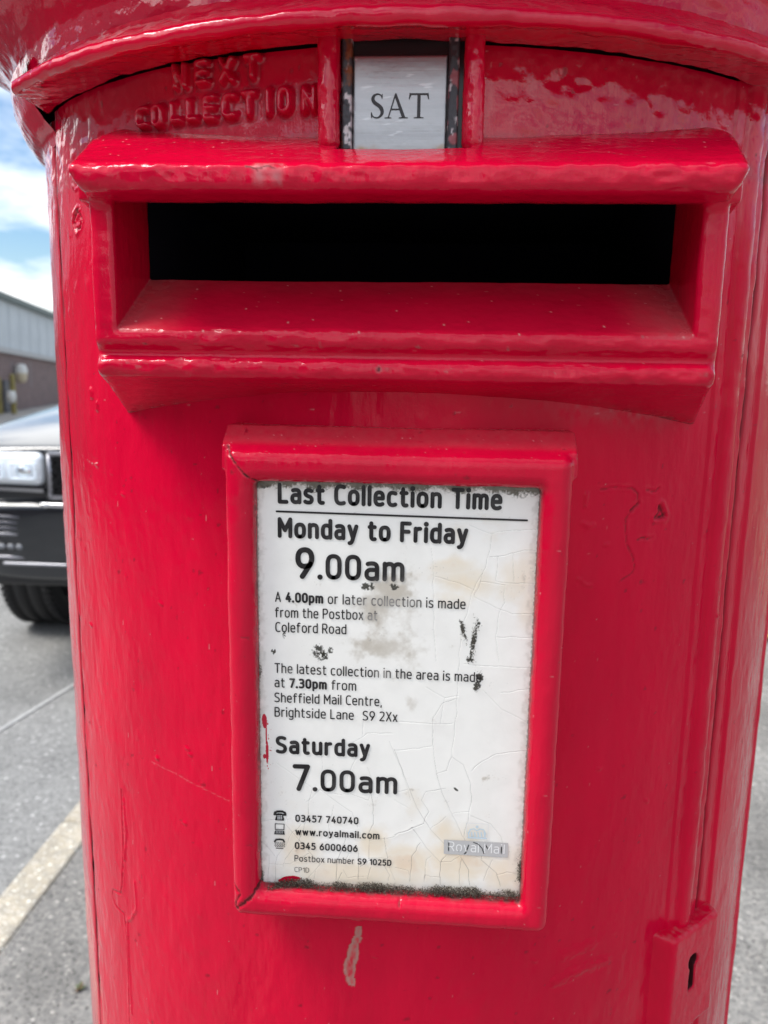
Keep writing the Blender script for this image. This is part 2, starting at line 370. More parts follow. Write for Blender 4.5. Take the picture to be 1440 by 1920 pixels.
# ================================================================== SETTING: ground
m_pave = mat('pavement_tarmac', (.20, .195, .185), .85, spec=.25, vary=((.30, .29, .27), 60, .42, .60, ONE),
             bumps=((420, ONE, .004, .6), (90, ONE, .006, .3)))
m_road = mat('road_asphalt', (.25, .25, .245), .85, spec=.15, vary=((.32, .32, .31), 55, .42, .60, ONE), bumps=((300, ONE, .004, .5),))
m_kerb = mat('kerb_concrete', (.50, .445, .35), .85, spec=.25, vary=((.40, .37, .31), 34, .42, .62, ONE), bumps=((160, ONE, .004, .5), (30, ONE, .006, .4)))
m_patch = mat('road_seam', (.46, .46, .45), .8, vary=((.36, .36, .36), 60, .4, .6, ONE), bumps=((300, ONE, .003, .4),))
def add_stones(m, dark, light, scale, big=.35):
    t = m.node_tree; n = t.nodes; l = t.links; b = n['Principled BSDF']
    tcn = n.new('ShaderNodeTexCoord'); src = b.inputs['Base Color'].links[0].from_socket
    def stones(sc, lo, hi, col, src):
        v = n.new('ShaderNodeTexVoronoi'); v.inputs['Scale'].default_value = sc; l.new(tcn.outputs['Object'], v.inputs['Vector'])
        sp = n.new('ShaderNodeSeparateColor'); l.new(v.outputs['Color'], sp.inputs[0])
        mr = n.new('ShaderNodeMapRange'); mr.inputs[1].default_value = lo; mr.inputs[2].default_value = hi; l.new(sp.outputs[0], mr.inputs[0])
        sz = n.new('ShaderNodeMapRange'); sz.inputs[1].default_value = .55; sz.inputs[2].default_value = .30; l.new(v.outputs['Distance'], sz.inputs[0])
        mu = n.new('ShaderNodeMath'); mu.operation = 'MULTIPLY'; l.new(mr.outputs[0], mu.inputs[0]); l.new(sz.outputs[0], mu.inputs[1])
        x = n.new('ShaderNodeMix'); x.data_type = 'RGBA'; l.new(src, x.inputs['A']); x.inputs['B'].default_value = (*col, 1); l.new(mu.outputs[0], x.inputs['Factor']); return x.outputs['Result']
    src = stones(scale, .45, 1., light, src); src = stones(scale*1.4, .55, .95, dark, src); src = stones(scale*.95, .93, .98, tuple(min(1, c*1.55) for c in light), src)
    nz = n.new('ShaderNodeTexNoise'); nz.inputs['Scale'].default_value = 2.2; nz.inputs['Detail'].default_value = 5; l.new(tcn.outputs['Object'], nz.inputs['Vector'])
    mr = n.new('ShaderNodeMapRange'); mr.inputs[1].default_value = .3; mr.inputs[2].default_value = .7; mr.inputs[3].default_value = 1-big; mr.inputs[4].default_value = 1+big*.6; l.new(nz.outputs['Fac'], mr.inputs[0])
    mm = n.new('ShaderNodeMix'); mm.data_type = 'RGBA'; mm.blend_type = 'MULTIPLY'; mm.inputs['Factor'].default_value = 1; l.new(src, mm.inputs['A']); l.new(mr.outputs[0], mm.inputs['B']); l.new(mm.outputs['Result'], b.inputs['Base Color'])
add_stones(m_pave, (.06, .057, .054), (.36, .34, .31), 100); add_stones(m_road, (.13, .13, .128), (.40, .395, .385), 85, .22); add_stones(m_kerb, (.30, .27, .22), (.70, .66, .58), 110, .3)
ZR = -.03
mesh_py('road', [(-900, -900, ZR), (900, -900, ZR), (900, 900, ZR), (-900, 900, ZR)], [(0, 1, 2, 3)], m_road, kind='structure')
MB().add([(-.97, -3, -.02), (8, -3, -.02), (8, 9, -.02), (.1, 9, -.02), (.1, 2.35, -.02), (-.97, 2.35, -.02),
          (-.97, -3, 0), (8, -3, 0), (8, 9, 0), (.1, 9, 0), (.1, 2.35, 0), (-.97, 2.35, 0)],
         [(6, 7, 8, 9, 10, 11)] + [(i, (i+1) % 6, 6+(i+1) % 6, 6+i) for i in range(6)]).build('pavement', m_pave, kind='structure')
kb = MB(); y = -3.0
while y < 2.3:
    y2 = min(y+.914, 2.35); kb.box(-1.083, -.973, y+.004, y2-.002, -.12, .004); y = y2
kb.build('kerb', m_kerb, bevel=.012, seg=3, kind='structure')
p1, p2 = at_z(0, 1370, ZR), at_z(130, 1290, ZR); dv = (p2-p1)/np.linalg.norm(p2-p1); nvv = np.array([-dv[1], dv[0], 0])*.011
a0, b0 = p1-dv*2, p2+dv*.5; up = np.array([0, 0, .004])
mesh_py('road_seam', [a0-nvv+up, a0+nvv+up, b0+nvv+up, b0-nvv+up], [(0, 3, 2, 1)], m_patch, kind='structure')

# ================================================================== PILLAR BOX
box = empty('pillar_box', (0, 0, 0), 'red cast iron pillar box with letter slot and collection time notice, worn glossy paint', 'post box')
TH_L, TH_R = math.radians(-51.9), math.radians(44.2)
RAISED = []                                                        # (strokes in arc/height, radius)
def raise_word(word, cx, y0, y1):
    """cx: list of (left px, right px) of every letter, y0/y1 list of (top, bottom) px"""
    for ch, (xa, xb), (ya, yb) in zip(word, cx, zip(y0, y1)):
        (sa, zt), (sb_, zb) = on_cyl(xa, ya), on_cyl(xb, yb)
        rr = .00125; g = glyph(ch); gw = max(gwidth(ch), .001)
        for s in g:
            wd = max(sb_-sa-2*rr, 0)
            xs = sa+rr+s[:, 0]/gw*wd if gw > .01 else np.full(len(s), (sa+sb_)/2)
            RAISED.append((np.stack([xs, zb+rr+s[:, 1]*(zt-zb-2*rr)], 1), rr))
px4 = lambda a: [(250+p/4, 250+q/4) for p, q in a]
raise_word('COLLECTION', px4([(48, 145), (168, 262), (306, 396), (424, 514), (548, 648), (682, 800), (828, 945), (998, 1064), (1092, 1206), (1272, 1392)]),
           [80+v/4 for v in (500, 480, 455, 430, 410, 395, 375, 350, 345, 330)], [80+v/4 for v in (650, 645, 615, 605, 600, 585, 570, 560, 550, 540)])
raise_word('NEXT', px4([(322, 430), (486, 590), (660, 780), (838, 976)]), [80+v/4 for v in (180, 150, 125, 100)], [80+v/4 for v in (360, 330, 315, 285)])
LINES = []                                                         # paint cracks and runs: (px points, width m, height m, tint, alpha)
def crack(px, w, h, c=None, a=0): LINES.append((np.array([on_cyl(*p) for p in px]), w, h, c, a))
dk = (.05, .008, .008)
crack([(227, 1480), (228, 1510), (231, 1600), (229, 1660), (226, 1675), (212, 1668), (210, 1680), (217, 1698), (232, 1714), (238, 1760), (241, 1850), (243, 1930)], .0006, -.0004, dk, .45)
crack([(231, 1500), (236, 1560), (233, 1610)], .0011, .0006); crack([(252, 1655), (256, 1705), (246, 1722), (238, 1726), (241, 1800), (247, 1900)], .001, .00055)
crack([(1125, 918), (1150, 914), (1185, 915), (1196, 926), (1196, 943), (1180, 962), (1172, 975), (1172, 1000), (1174, 1020), (1186, 1045), (1189, 1065), (1183, 1075), (1160, 1090)], .0005, -.0005, dk, .5)
crack([(1182, 958), (1196, 945)], .0009, -.0005, dk, .4)
crack([(1212, 918), (1228, 922), (1236, 915)], .0006, -.0005, dk, .5)
crack([(1238, 948), (1236, 962), (1230, 970), (1246, 969), (1238, 950)], .0011, -.0011, (.03, .012, .012), .85)
crack([(1195, 1012), (1205, 1008), (1217, 1011), (1223, 1007)], .0006, -.0006, dk, .7)
crack([(1100, 925), (1098, 940), (1097, 950)], .0008, .0007); crack([(1094, 982), (1104, 988), (1112, 984)], .0012, .0006)
crack([(1084, 1085), (1098, 1096), (1108, 1098)], .0009, .0005); crack([(1135, 1020), (1139, 1021)], .0011, .0007)
crack([(172, 732), (173, 742)], .0016, .0011); crack([(183, 755), (184, 768)], .0013, .0010); crack([(1055, 1150), (1058, 1100)], .0006, .0004)
crack([(148, 395), (142, 404), (141, 420), (146, 432)], .0011, -.0012, (.02, .01, .012), .85); crack([(150, 400), (155, 412), (153, 425), (147, 432)], .0007, -.0007, (.03, .01, .015), .7)
crack([(152, 395), (144, 393)], .0006, .0004, dk, .6); crack([(137, 350), (142, 356), (147, 352)], .001, .0006)
for q in ((293, 1419), (350, 1402), (355, 1412), (168, 1170), (180, 870), (345, 1540), (1330, 1150), (1210, 1500), (1120, 1440), (300, 1130), (228, 925), (1000, 1800), (700, 1790)):
    crack([q, (q[0]+4, q[1]+3)], .0009, .0006)
crack([(1045, 1840), (1090, 1815), (1135, 1800)], .003, .0007); crack([(1060, 1790), (1110, 1768)], .003, .0005)
crack([(285, 1428), (330, 1450), (430, 1502)], .0007, 0, (.75, .25, .27), .22)
crack([(165, 862), (176, 870), (184, 868)], .0004, .0003, (.8, .5, .5), .7)
def front_sheet(s, z):
    """height field of the painted round front on arc length x height, with its dirt and painted letter shade"""
    S, Zg = np.meshgrid(s, z)
    h = .00045*fbm(S*28, Zg*14, .5, 2, 11) +   .00023*fbm(S*95, Zg*60, 1.5, 2, 15) + .00010*fbm(S*300, Zg*120, 2.5, 2, 19)
    bump = fbm(S*210, Zg*190, 9.5, 2, 23); h = h + .00028*np.clip(bump-.55, 0, 1)
    top = sst(1.425, 1.455, Zg); h = h + top*(.12+.88*sst(.02, .05, S)+.88*sst(-.125, -.150, S))*(.00036*fbm(S*150, Zg*170, 4.5, 2, 27))   # thick lumpy paint near the top
    T = np.zeros(S.shape+(4,), np.float32)
    def paint(c, a):
        nonlocal T
        na = a[..., None]; T[..., :3] = np.where(T[..., 3:] + na > 1e-6, (T[..., :3]*T[..., 3:]*(1-na)+np.array(c)*na)/np.maximum(T[..., 3:]*(1-na)+na, 1e-6), 0)
        T[..., 3] = T[..., 3]*(1-a)+a
    def window(x0, x1, z0, z1):
        i = np.searchsorted(s, (x0, x1)); j = np.searchsorted(z, (z0, z1)); return slice(j[0], j[1]), slice(i[0], i[1])
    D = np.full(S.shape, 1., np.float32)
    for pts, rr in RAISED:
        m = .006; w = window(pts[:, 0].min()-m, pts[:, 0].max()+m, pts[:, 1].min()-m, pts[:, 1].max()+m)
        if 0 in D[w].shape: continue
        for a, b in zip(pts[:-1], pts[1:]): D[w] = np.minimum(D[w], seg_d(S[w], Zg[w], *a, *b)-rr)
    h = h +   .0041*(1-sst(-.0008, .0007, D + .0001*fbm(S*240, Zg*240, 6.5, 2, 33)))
    recess_dark = np.exp(-((D-.0013)/.0008)**2)*np.clip(.55+.5*fbm(S*300, Zg*300, 12.9, 2, 73), 0, 1); paint((.12, .003, .014), .55*recess_dark)  # darker red painted round the letters, standing for recess shade and grime
    for pts, wd, hh, c, al in LINES:
        m = wd*4+.002; w = window(pts[:, 0].min()-m, pts[:, 0].max()+m, pts[:, 1].min()-m, pts[:, 1].max()+m)
        if 0 in D[w].shape: continue
        d = np.full(S[w].shape, 1.)
        for a, b in zip(pts[:-1], pts[1:]): d = np.minimum(d, seg_d(S[w], Zg[w], *a, *b))
        d = d + wd*.5*fbm(S[w]*900, Zg[w]*900, 3.3, 2, 41)
        k = 1-sst(wd*.2, wd*1.3, d); h[w] = h[w] + hh*k
        if hh < 0: h[w] = h[w] - hh*.45*np.exp(-((d-wd*1.8)/(wd*.9))**2)       # curled paint lip beside a crack
        if c is not None:
            aa = np.zeros(S.shape, np.float32); aa[w] = al*(1-sst(wd*.1, wd*.8, d)); paint(c, aa)
    # scraped pale patch below the notice
    d = np.full(S.shape, 1.)
    for (x0, y0, r0), (x1, y1, r1) in zip([(673, 1739, 4), (671, 1760, 6), (664, 1775, 9), (661, 1795, 9), (655, 1812, 11), (656, 1826, 10), (660, 1842, 5)][:-1],
                                          [(671, 1760, 6), (664, 1775, 9), (661, 1795, 9), (655, 1812, 11), (656, 1826, 10), (660, 1842, 5), (660, 1853, 2)]):
        a, b = on_cyl(x0, y0), on_cyl(x1, y1); d = np.minimum(d, seg_d(S, Zg, *a, *b)-(r0+r1)/2*.00026)
    e = d + .0007*fbm(S*700, Zg*500, 7.7, 3, 51)
    k = 1-sst(-.0002, .0003, e); holes = np.exp(-((d+.0004)/.0007)**2)*.9+.45+.5*fbm(S*900, Zg*500, 1.7, 2, 57)
    paint((.42, .20, .17), k*np.clip(holes, .05, .95)); h = h - .00025*k
    # dust under the hood and specks
    (sw, zw) = on_cyl(1180, 760)
    dust = np.exp(-(((S-sw)/.032)**2+((Zg-zw)/.007)**2))*np.clip(.35+.6*fbm(S*420, Zg*300, 2.2, 3, 61), 0, 1)
    paint((.30, .16, .17), .5*dust)
    sp = fbm(S*520, Zg*520, 5.1, 1, 67); paint((.72, .35, .35), .55*np.clip((sp-.93)*14, 0, 1))
    sp = fbm(S*300, Zg*300, 8.1, 2, 69); paint((.16, .004, .012), .6*np.clip((sp-1.02)*9, 0, 1))
    grime = sst(1.4515, 1.4475, Zg)*sst(1.44, 1.446, Zg); paint((.28, .13, .13), .35*grime*np.clip(.5+fbm(S*300, Zg*300, 2.9, 2, 71), 0, 1))
    return h, T, S, Zg, paint
ZD = np.concatenate([np.linspace(.30, .965, 12), np.arange(.97, 1.4815, .0007)])
def cyl_pts(S, Zg, r): t = S/R0; return np.stack([r*np.sin(t), -r*np.cos(t), Zg], -1).reshape(-1, 3)
# door
sd = np.arange(TH_L*R0, TH_R*R0, .0007)
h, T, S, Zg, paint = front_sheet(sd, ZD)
band_c = math.radians(40.1)*R0; q = (S-band_c)/.0062
h = h + .0032*np.sqrt(np.clip(1-q*q, 0, 1)) + .0011*(sst(.0135, .0125, np.abs(S-band_c)))       # half round strip on the hinge side
h = h + sst(.0145, .0125, np.abs(S-band_c))*(.00022*fbm(S*150, Zg*120, 3.5, 2, 29))
jag = .0009*fbm(S*0, Zg*70, 2, 4, 83)
edge = S - TH_L*R0 + jag - .0004
h = h - .0018*np.exp(-np.clip(edge, 0, 1)/.0011) + .0006*np.exp(-((edge-.004)/.002)**2)*np.clip(fbm(S*200, Zg*90, 1, 2, 85), 0, 1)
h = np.where(edge < 0, h-.006, h)
paint(dk, .9*np.exp(-np.clip(edge, 0, 1)/.0006)*(edge > -1))
h = h - .002*np.exp(-np.clip(TH_R*R0-S, 0, 1)/.0012)
V = cyl_pts(S, Zg, R0+h); V[:, 2] += (.0016*sst(1.46, 1.481, Zg)*sst(.05, .20, np.abs(S))).ravel()
sc_, zc_ = (S[:-1, :-1]+S[1:, 1:])/2, (Zg[:-1, :-1]+Zg[1:, 1:])/2
keep = ~((np.abs(R0*np.sin(sc_/R0)) < .115) & (zc_ > 1.38) & (zc_ < 1.437))
gl_ = np.maximum(sst(1.40, 1.455, Zg), .6*sst(-.150, -.195, S)*sst(1.20, 1.40, Zg))  # sheen by height, plus glare built into the upper left edge
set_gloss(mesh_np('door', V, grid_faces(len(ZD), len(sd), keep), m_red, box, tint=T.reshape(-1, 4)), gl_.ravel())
# body shell: side strips beside the door plus the plain back
for a0_, a1_, side in ((math.radians(-84), TH_L-.0042, -1), (TH_R+.004, math.radians(84), 1)):
    pass
Vs, Fs, Ts, base = [], [], [], 0
def add_sheet(V, F_, T_):
    global base
    Vs.append(V); Fs.append(F_+base); Ts.append(T_); base += len(V)
for a0_, a1_, side in ((math.radians(-84), TH_L-.0125, -1), (TH_R+.004, math.radians(84), 1)):
    ss = np.arange(a0_*R0, a1_*R0, .0008)
    h, T, S, Zg, paint = front_sheet(ss, ZD)
    ed = np.abs(S-(a1_ if side < 0 else a0_)*R0) + .0007*fbm(S*0, Zg*60, 5, 4, 87)
    h = h - .0016*np.exp(-np.clip(ed, 0, 1)/.001); paint(dk, .95*np.exp(-np.clip(ed, 0, 1)/.0012))
    if side > 0:
        h = h + .0016*sst(.010, .012, S-a0_*R0) + .0014*np.sqrt(np.clip(1-((S-math.radians(64)*R0)/.004)**2, 0, 1))
    add_sheet(cyl_pts(S, Zg, R0-.0006+h), grid_faces(len(ZD), len(ss)), T.reshape(-1, 4))
zb = np.array([.0, .29999, 1.487]); tb = np.radians(np.linspace(84, 276, 60)); S, Zg = np.meshgrid(tb*R0, np.array([.30, .97, 1.487]))
add_sheet(cyl_pts(S, Zg, R0-.0006), grid_faces(3, 60), np.zeros((180, 4)))
tb = np.radians(np.linspace(0, 360, 97)); S, Zg = np.meshgrid(tb*R0, np.array([.12, .30])); add_sheet(cyl_pts(S, Zg, R0-.0004), grid_faces(2, 97), np.zeros((194, 4)))
bV = np.concatenate(Vs); set_gloss(mesh_np('body', bV, np.concatenate(Fs), m_red, box, tint=np.concatenate(Ts)), sst(1.15, 1.42, bV[:, 2])*np.where(bV[:, 0] < 0, .9, .35))  # left side given more sheen than the right, glare put into the material
tb = np.radians(np.linspace(-86, 86, 60)); S, Zg = np.meshgrid(tb*R0, np.array([.30, 1.37])); VV = [cyl_pts(S, Zg, R0-.0065)]; FF = [grid_faces(2, 60)]
for a, b, z0, z1 in ((-86, -31, 1.37, 1.488), (31, 86, 1.37, 1.488), (-31, 31, 1.445, 1.488)):
    S, Zg = np.meshgrid(np.radians(np.linspace(a, b, 30))*R0, np.array([z0, z1])); VV.append(cyl_pts(S, Zg, R0-.0065)); FF.append(grid_faces(2, 30)+sum(map(len, VV[:-1])))
mesh_np('inner_shell', np.concatenate(VV), np.concatenate(FF), m_crack, box)
MB().rev([(.0, 0), (.262, 0), (.262, .10), (.258, .112), (.2345, .121)], n=96).build('base_plinth', m_black, box, smooth=True)

# ---- posting hood with its slot
HX = .1207
YP = [(-.2722, 1.4282), (-.2718, 1.4214), (-.2690, 1.4200), (-.2545, 1.4187), (-.2540, 1.4187), (-.2542, 1.3668), (-.2528, 1.3656), (-.2508, 1.3642), (-.2496, 1.3624), (-.2506, 1.3604),
      (-.2536, 1.3594), (-.2534, 1.3542), (-.2510, 1.3532), (-.2350, 1.3488), (-.1900, 1.3335), (-.165, 1.3345), (-.165, 1.4725), (-.235, 1.4464)]
def hood_sdf(X, Y, Z):
    d2 = poly_sdf(Y[0], Z[0], YP)
    for _ in range(6):                                 # many coats of paint soften the casting
        for ax in (0, 1): p = np.pad(d2, [(1, 1) if a == ax else (0, 0) for a in (0, 1)], 'edge'); d2 = (np.take(p, range(d2.shape[ax]), ax)+2*d2+np.take(p, range(2, d2.shape[ax]+2), ax))/4
    d2 = d2[None]
    d2 = d2 - .0005
    ax = np.abs(X)
    hw = np.where(Z > 1.4195, .1242, HX) + np.where(Z > 1.4195, .20, .21)*(Y+.254)
    hw = hw - .55*np.clip(1.4275-Z, 0, .012)*(Y < -.2555)*(Z > 1.415)
    hw = hw - .02*sst(1.452, 1.473, Z)*.6
    d = smax(d2, (ax-hw)*.975, .0032)
    # slot: straight sides, sloping sill, then the dark throat
    zs = 1.3718 + (Y+.254)*.585
    t = np.maximum(np.maximum(ax-.1113, zs-Z), np.maximum(Z-(1.4189+(Y+.254)*.32), Y+.2146))
    t2 = np.maximum(np.maximum(ax-.1185, Y*0-Y-.2150), np.maximum(1.3935-Z, Z-1.440))
    d = smax(d, -t, .0022); d = np.maximum(d, -t2)
    pocket = np.maximum(np.maximum(ax-.0252, -Y-.2500), 1.4389+(Y+.2402)*.30-Z)
    return smax(d, -pocket, .001)
def hood_tint(x, y, z, nv):
    T = np.zeros((len(x), 4)); r = np.hypot(x, y); n = fbm(x*320, y*320, z*320, 3, 101)
    up_ = np.clip(nv[:, 2], 0, 1)
    a = np.exp(-np.clip(r-R0, 0, 1)/.0035)*up_*np.clip(.55+.5*n, 0, 1)*.65*(y > -.25)*(z > 1.441)                     # dust along the back of the hood top
    sill = (z < 1.397) & (z > 1.37) & (up_ > .4) & (np.abs(x) < .112)
    a = np.maximum(a, np.where(sill, np.clip(.02+sst(.08, .112, np.abs(x))*.30+sst(-.232, -.214, y)*.08, 0, 1)*np.clip(.85+.25*n, 0, 1), 0))
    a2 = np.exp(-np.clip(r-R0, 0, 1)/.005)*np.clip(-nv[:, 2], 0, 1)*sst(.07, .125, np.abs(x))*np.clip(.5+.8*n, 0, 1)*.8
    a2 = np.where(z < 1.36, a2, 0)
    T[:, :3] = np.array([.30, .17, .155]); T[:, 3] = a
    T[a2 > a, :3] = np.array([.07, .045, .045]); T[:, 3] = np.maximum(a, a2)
    chip = fbm(x*260, y*260, z*260, 2, 107); lip = (y < -.2705) | ((y < -.2525) & (z < 1.3735))
    c = np.where(lip, np.clip((chip-1.0)*6, 0, 1), 0); T[c > T[:, 3], :3] = np.array([.30, .10, .10]); T[:, 3] = np.maximum(T[:, 3], c*.6)
    c2 = np.where(lip, np.clip((chip-1.2)*9, 0, 1), 0); T[c2 > .1, :3] = np.array([.035, .012, .016]); T[:, 3] = np.maximum(T[:, 3], c2)
    wp = sst(.0062, .0045, np.abs(x+.0465)+.0012*n)*lip*sst(1.4205, 1.4225, z)*(z > 1.40); T[wp*.5 > T[:, 3], :3] = np.array([.45, .16, .17]); T[:, 3] = np.maximum(T[:, 3], wp*np.clip(.45+.4*n, 0, .8))
    wk = sst(.0005, .0002, np.abs(z-1.4276-.0006*np.sin(x*900)))*(np.abs(x+.0495) < .0055)*(y < -.268); T[wk > .1, :3] = np.array([.02, .01, .012]); T[:, 3] = np.maximum(T[:, 3], wk*.8)
    sp = noise3(x*520, y*520, z*520, 111); c3 = np.clip((sp-.84)*12, 0, 1)*.5*(up_ > .3); T[c3 > T[:, 3], :3] = np.array([.7, .45, .4]); T[:, 3] = np.maximum(T[:, 3], c3)
    rough = np.where(lip, .00030+.00032*np.clip(fbm(x*28, 0*y, z*20, 2, 119)+.3, 0, 1), .00011)*fbm(x*150, y*150, z*240, 3, 113) - .0004*np.clip(c2, 0, 1) + .0003*np.clip(fbm(x*45, y*30, z*80, 2, 117), -1, 1)
    return T, rough
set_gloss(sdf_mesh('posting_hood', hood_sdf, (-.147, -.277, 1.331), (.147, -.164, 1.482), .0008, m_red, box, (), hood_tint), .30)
cv = box_v(-.1163, .1163, -.2147, -.02, 1.388, 1.439)
mesh_py('letter_chute', cv, [f for i, f in enumerate(BOXF) if i != 2], m_dark, box)

# ---- notice frame
def rect2(X, Z, hx, zc, hz, r=0):
    qx, qz = np.abs(X)-hx+r, np.abs(Z-zc)-hz+r
    return np.hypot(np.maximum(qx, 0), np.maximum(qz, 0)) + np.minimum(np.maximum(qx, qz), 0) - r
def frame_sdf(X, Y, Z):
    o_ = rect2(X, Z, .0708, 1.2188, .1064, .005); i_ = rect2(X, Z, .0584, 1.2186, .0927, .002)
    ring = np.maximum(o_, -i_); yd = -Y-.2522; r = .0058
    d = np.hypot(np.maximum(ring+r, 0), np.maximum(yd+r, 0)) + np.minimum(np.maximum(ring+r, yd+r), 0) - r
    d = np.maximum(d, Y+.205)
    # weathered slope running back to the door above the frame
    slope = np.maximum(np.maximum(np.abs(X)-.0722, 1.316-Z), np.maximum((Z-1.3262)*.75-(Y+.2462)*.62, -Y-.247))
    slope = np.maximum(slope, Z-1.3335)
    return smin(d, slope, .0022)
FR_CR = [(np.array([at_y(*p, -.2505)[[0, 2]] for p in q]), w, a) for q, w, a in (
    ([(422, 836), (431, 852), (447, 872), (460, 889), (480, 902)], .00035, .85), ([(492, 1656), (470, 1680), (440, 1706)], .0008, .85), ([(440, 1660), (452, 1672), (437, 1700), (450, 1698)], .0007, .7),
    ([(746, 1675), (750, 1702)], .0003, .6))]
def frame_tint(x, y, z, nv):
    T = np.zeros((len(x), 4)); n = fbm(x*420, y*420, z*420, 3, 121); off = np.zeros(len(x))
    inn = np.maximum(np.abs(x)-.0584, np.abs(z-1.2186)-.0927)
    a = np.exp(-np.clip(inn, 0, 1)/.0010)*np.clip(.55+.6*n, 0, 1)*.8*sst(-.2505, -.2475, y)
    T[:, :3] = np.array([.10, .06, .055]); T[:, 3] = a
    r = np.hypot(x, y); ds = np.exp(-np.clip(r-R0, 0, 1)/.004)*np.clip(nv[:, 2], 0, 1)*np.clip(.5+.6*n, 0, 1)*.6
    up2 = (z > 1.3255)*sst(1.3255, 1.328, z)*np.clip(.6+.2*n, 0, 1)*.22; ds = np.maximum(ds, up2)
    T[ds > T[:, 3], :3] = np.array([.34, .17, .15]); T[:, 3] = np.maximum(T[:, 3], ds)
    for pts, w, al in FR_CR:
        d = np.full(len(x), 1.)
        for p, q in zip(pts[:-1], pts[1:]): d = np.minimum(d, seg_d(x, z, *p, *q))
        d = d + w*.7*fbm(x*900, y*0, z*900, 2, 127); k = (1-sst(w*.4, w*1.2, d))*(y < -.238)
        off -= .0006*k; T[k*al > T[:, 3], :3] = np.array([.03, .008, .008]); T[:, 3] = np.maximum(T[:, 3], k*al)
    ch = fbm(x*330, y*330, z*330, 2, 131); c = np.clip((ch-1.0)*7, 0, 1)*.5; T[c > T[:, 3], :3] = np.array([.12, .004, .01]); T[:, 3] = np.maximum(T[:, 3], c); off -= .0003*c
    c = np.clip((noise3(x*600, y*600, z*600, 137)-.84)*10, 0, 1)*.45; T[c > T[:, 3], :3] = np.array([.75, .4, .4]); T[:, 3] = np.maximum(T[:, 3], c)
    return T, off + .00022*fbm(x*70, y*70, z*50, 2, 139) + .00011*fbm(x*230, y*230, z*160, 2, 141) + .00018*np.clip(fbm(x*300, y*300, z*300, 1, 143)-.45, 0, 1)
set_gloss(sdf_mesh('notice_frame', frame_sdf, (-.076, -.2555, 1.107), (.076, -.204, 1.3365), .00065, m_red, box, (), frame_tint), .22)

# ---- notice plate
YPL = -.2443
def pl(x, y): p = at_y(x, y, YPL); return p[0], p[2]
gx = np.arange(-.0610, .0611, .00021); gz = np.arange(1.1235, 1.3137, .00021)
PX, PZ = np.meshgrid(gx, gz); PT = np.zeros(PX.shape+(4,), np.float32); PH = np.zeros(PX.shape)
PT[..., :3] = (.90, .87, .815); PT[..., 3] = 1
def pblend(c, a):
    a = np.clip(a, 0, 1)[..., None]; PT[..., :3] = PT[..., :3]*(1-a)+np.array(c, np.float32)*a
def blob(x, y, rx, ry, rot_=0, s=.00025):
    cx_, cz_ = pl(x, y); c, n = math.cos(rot_), math.sin(rot_); u = (PX-cx_)*c+(PZ-cz_)*n; v = -(PX-cx_)*n+(PZ-cz_)*c
    return np.exp(-((u/(rx*s))**2+(v/(ry*s))**2))
nA = fbm(PX*120, PZ*120, 1.3, 4, 201); nB = fbm(PX*450, PZ*450, 4.3, 3, 211); nC = fbm(PX*1500, PZ*1500, 7.3, 2, 221)
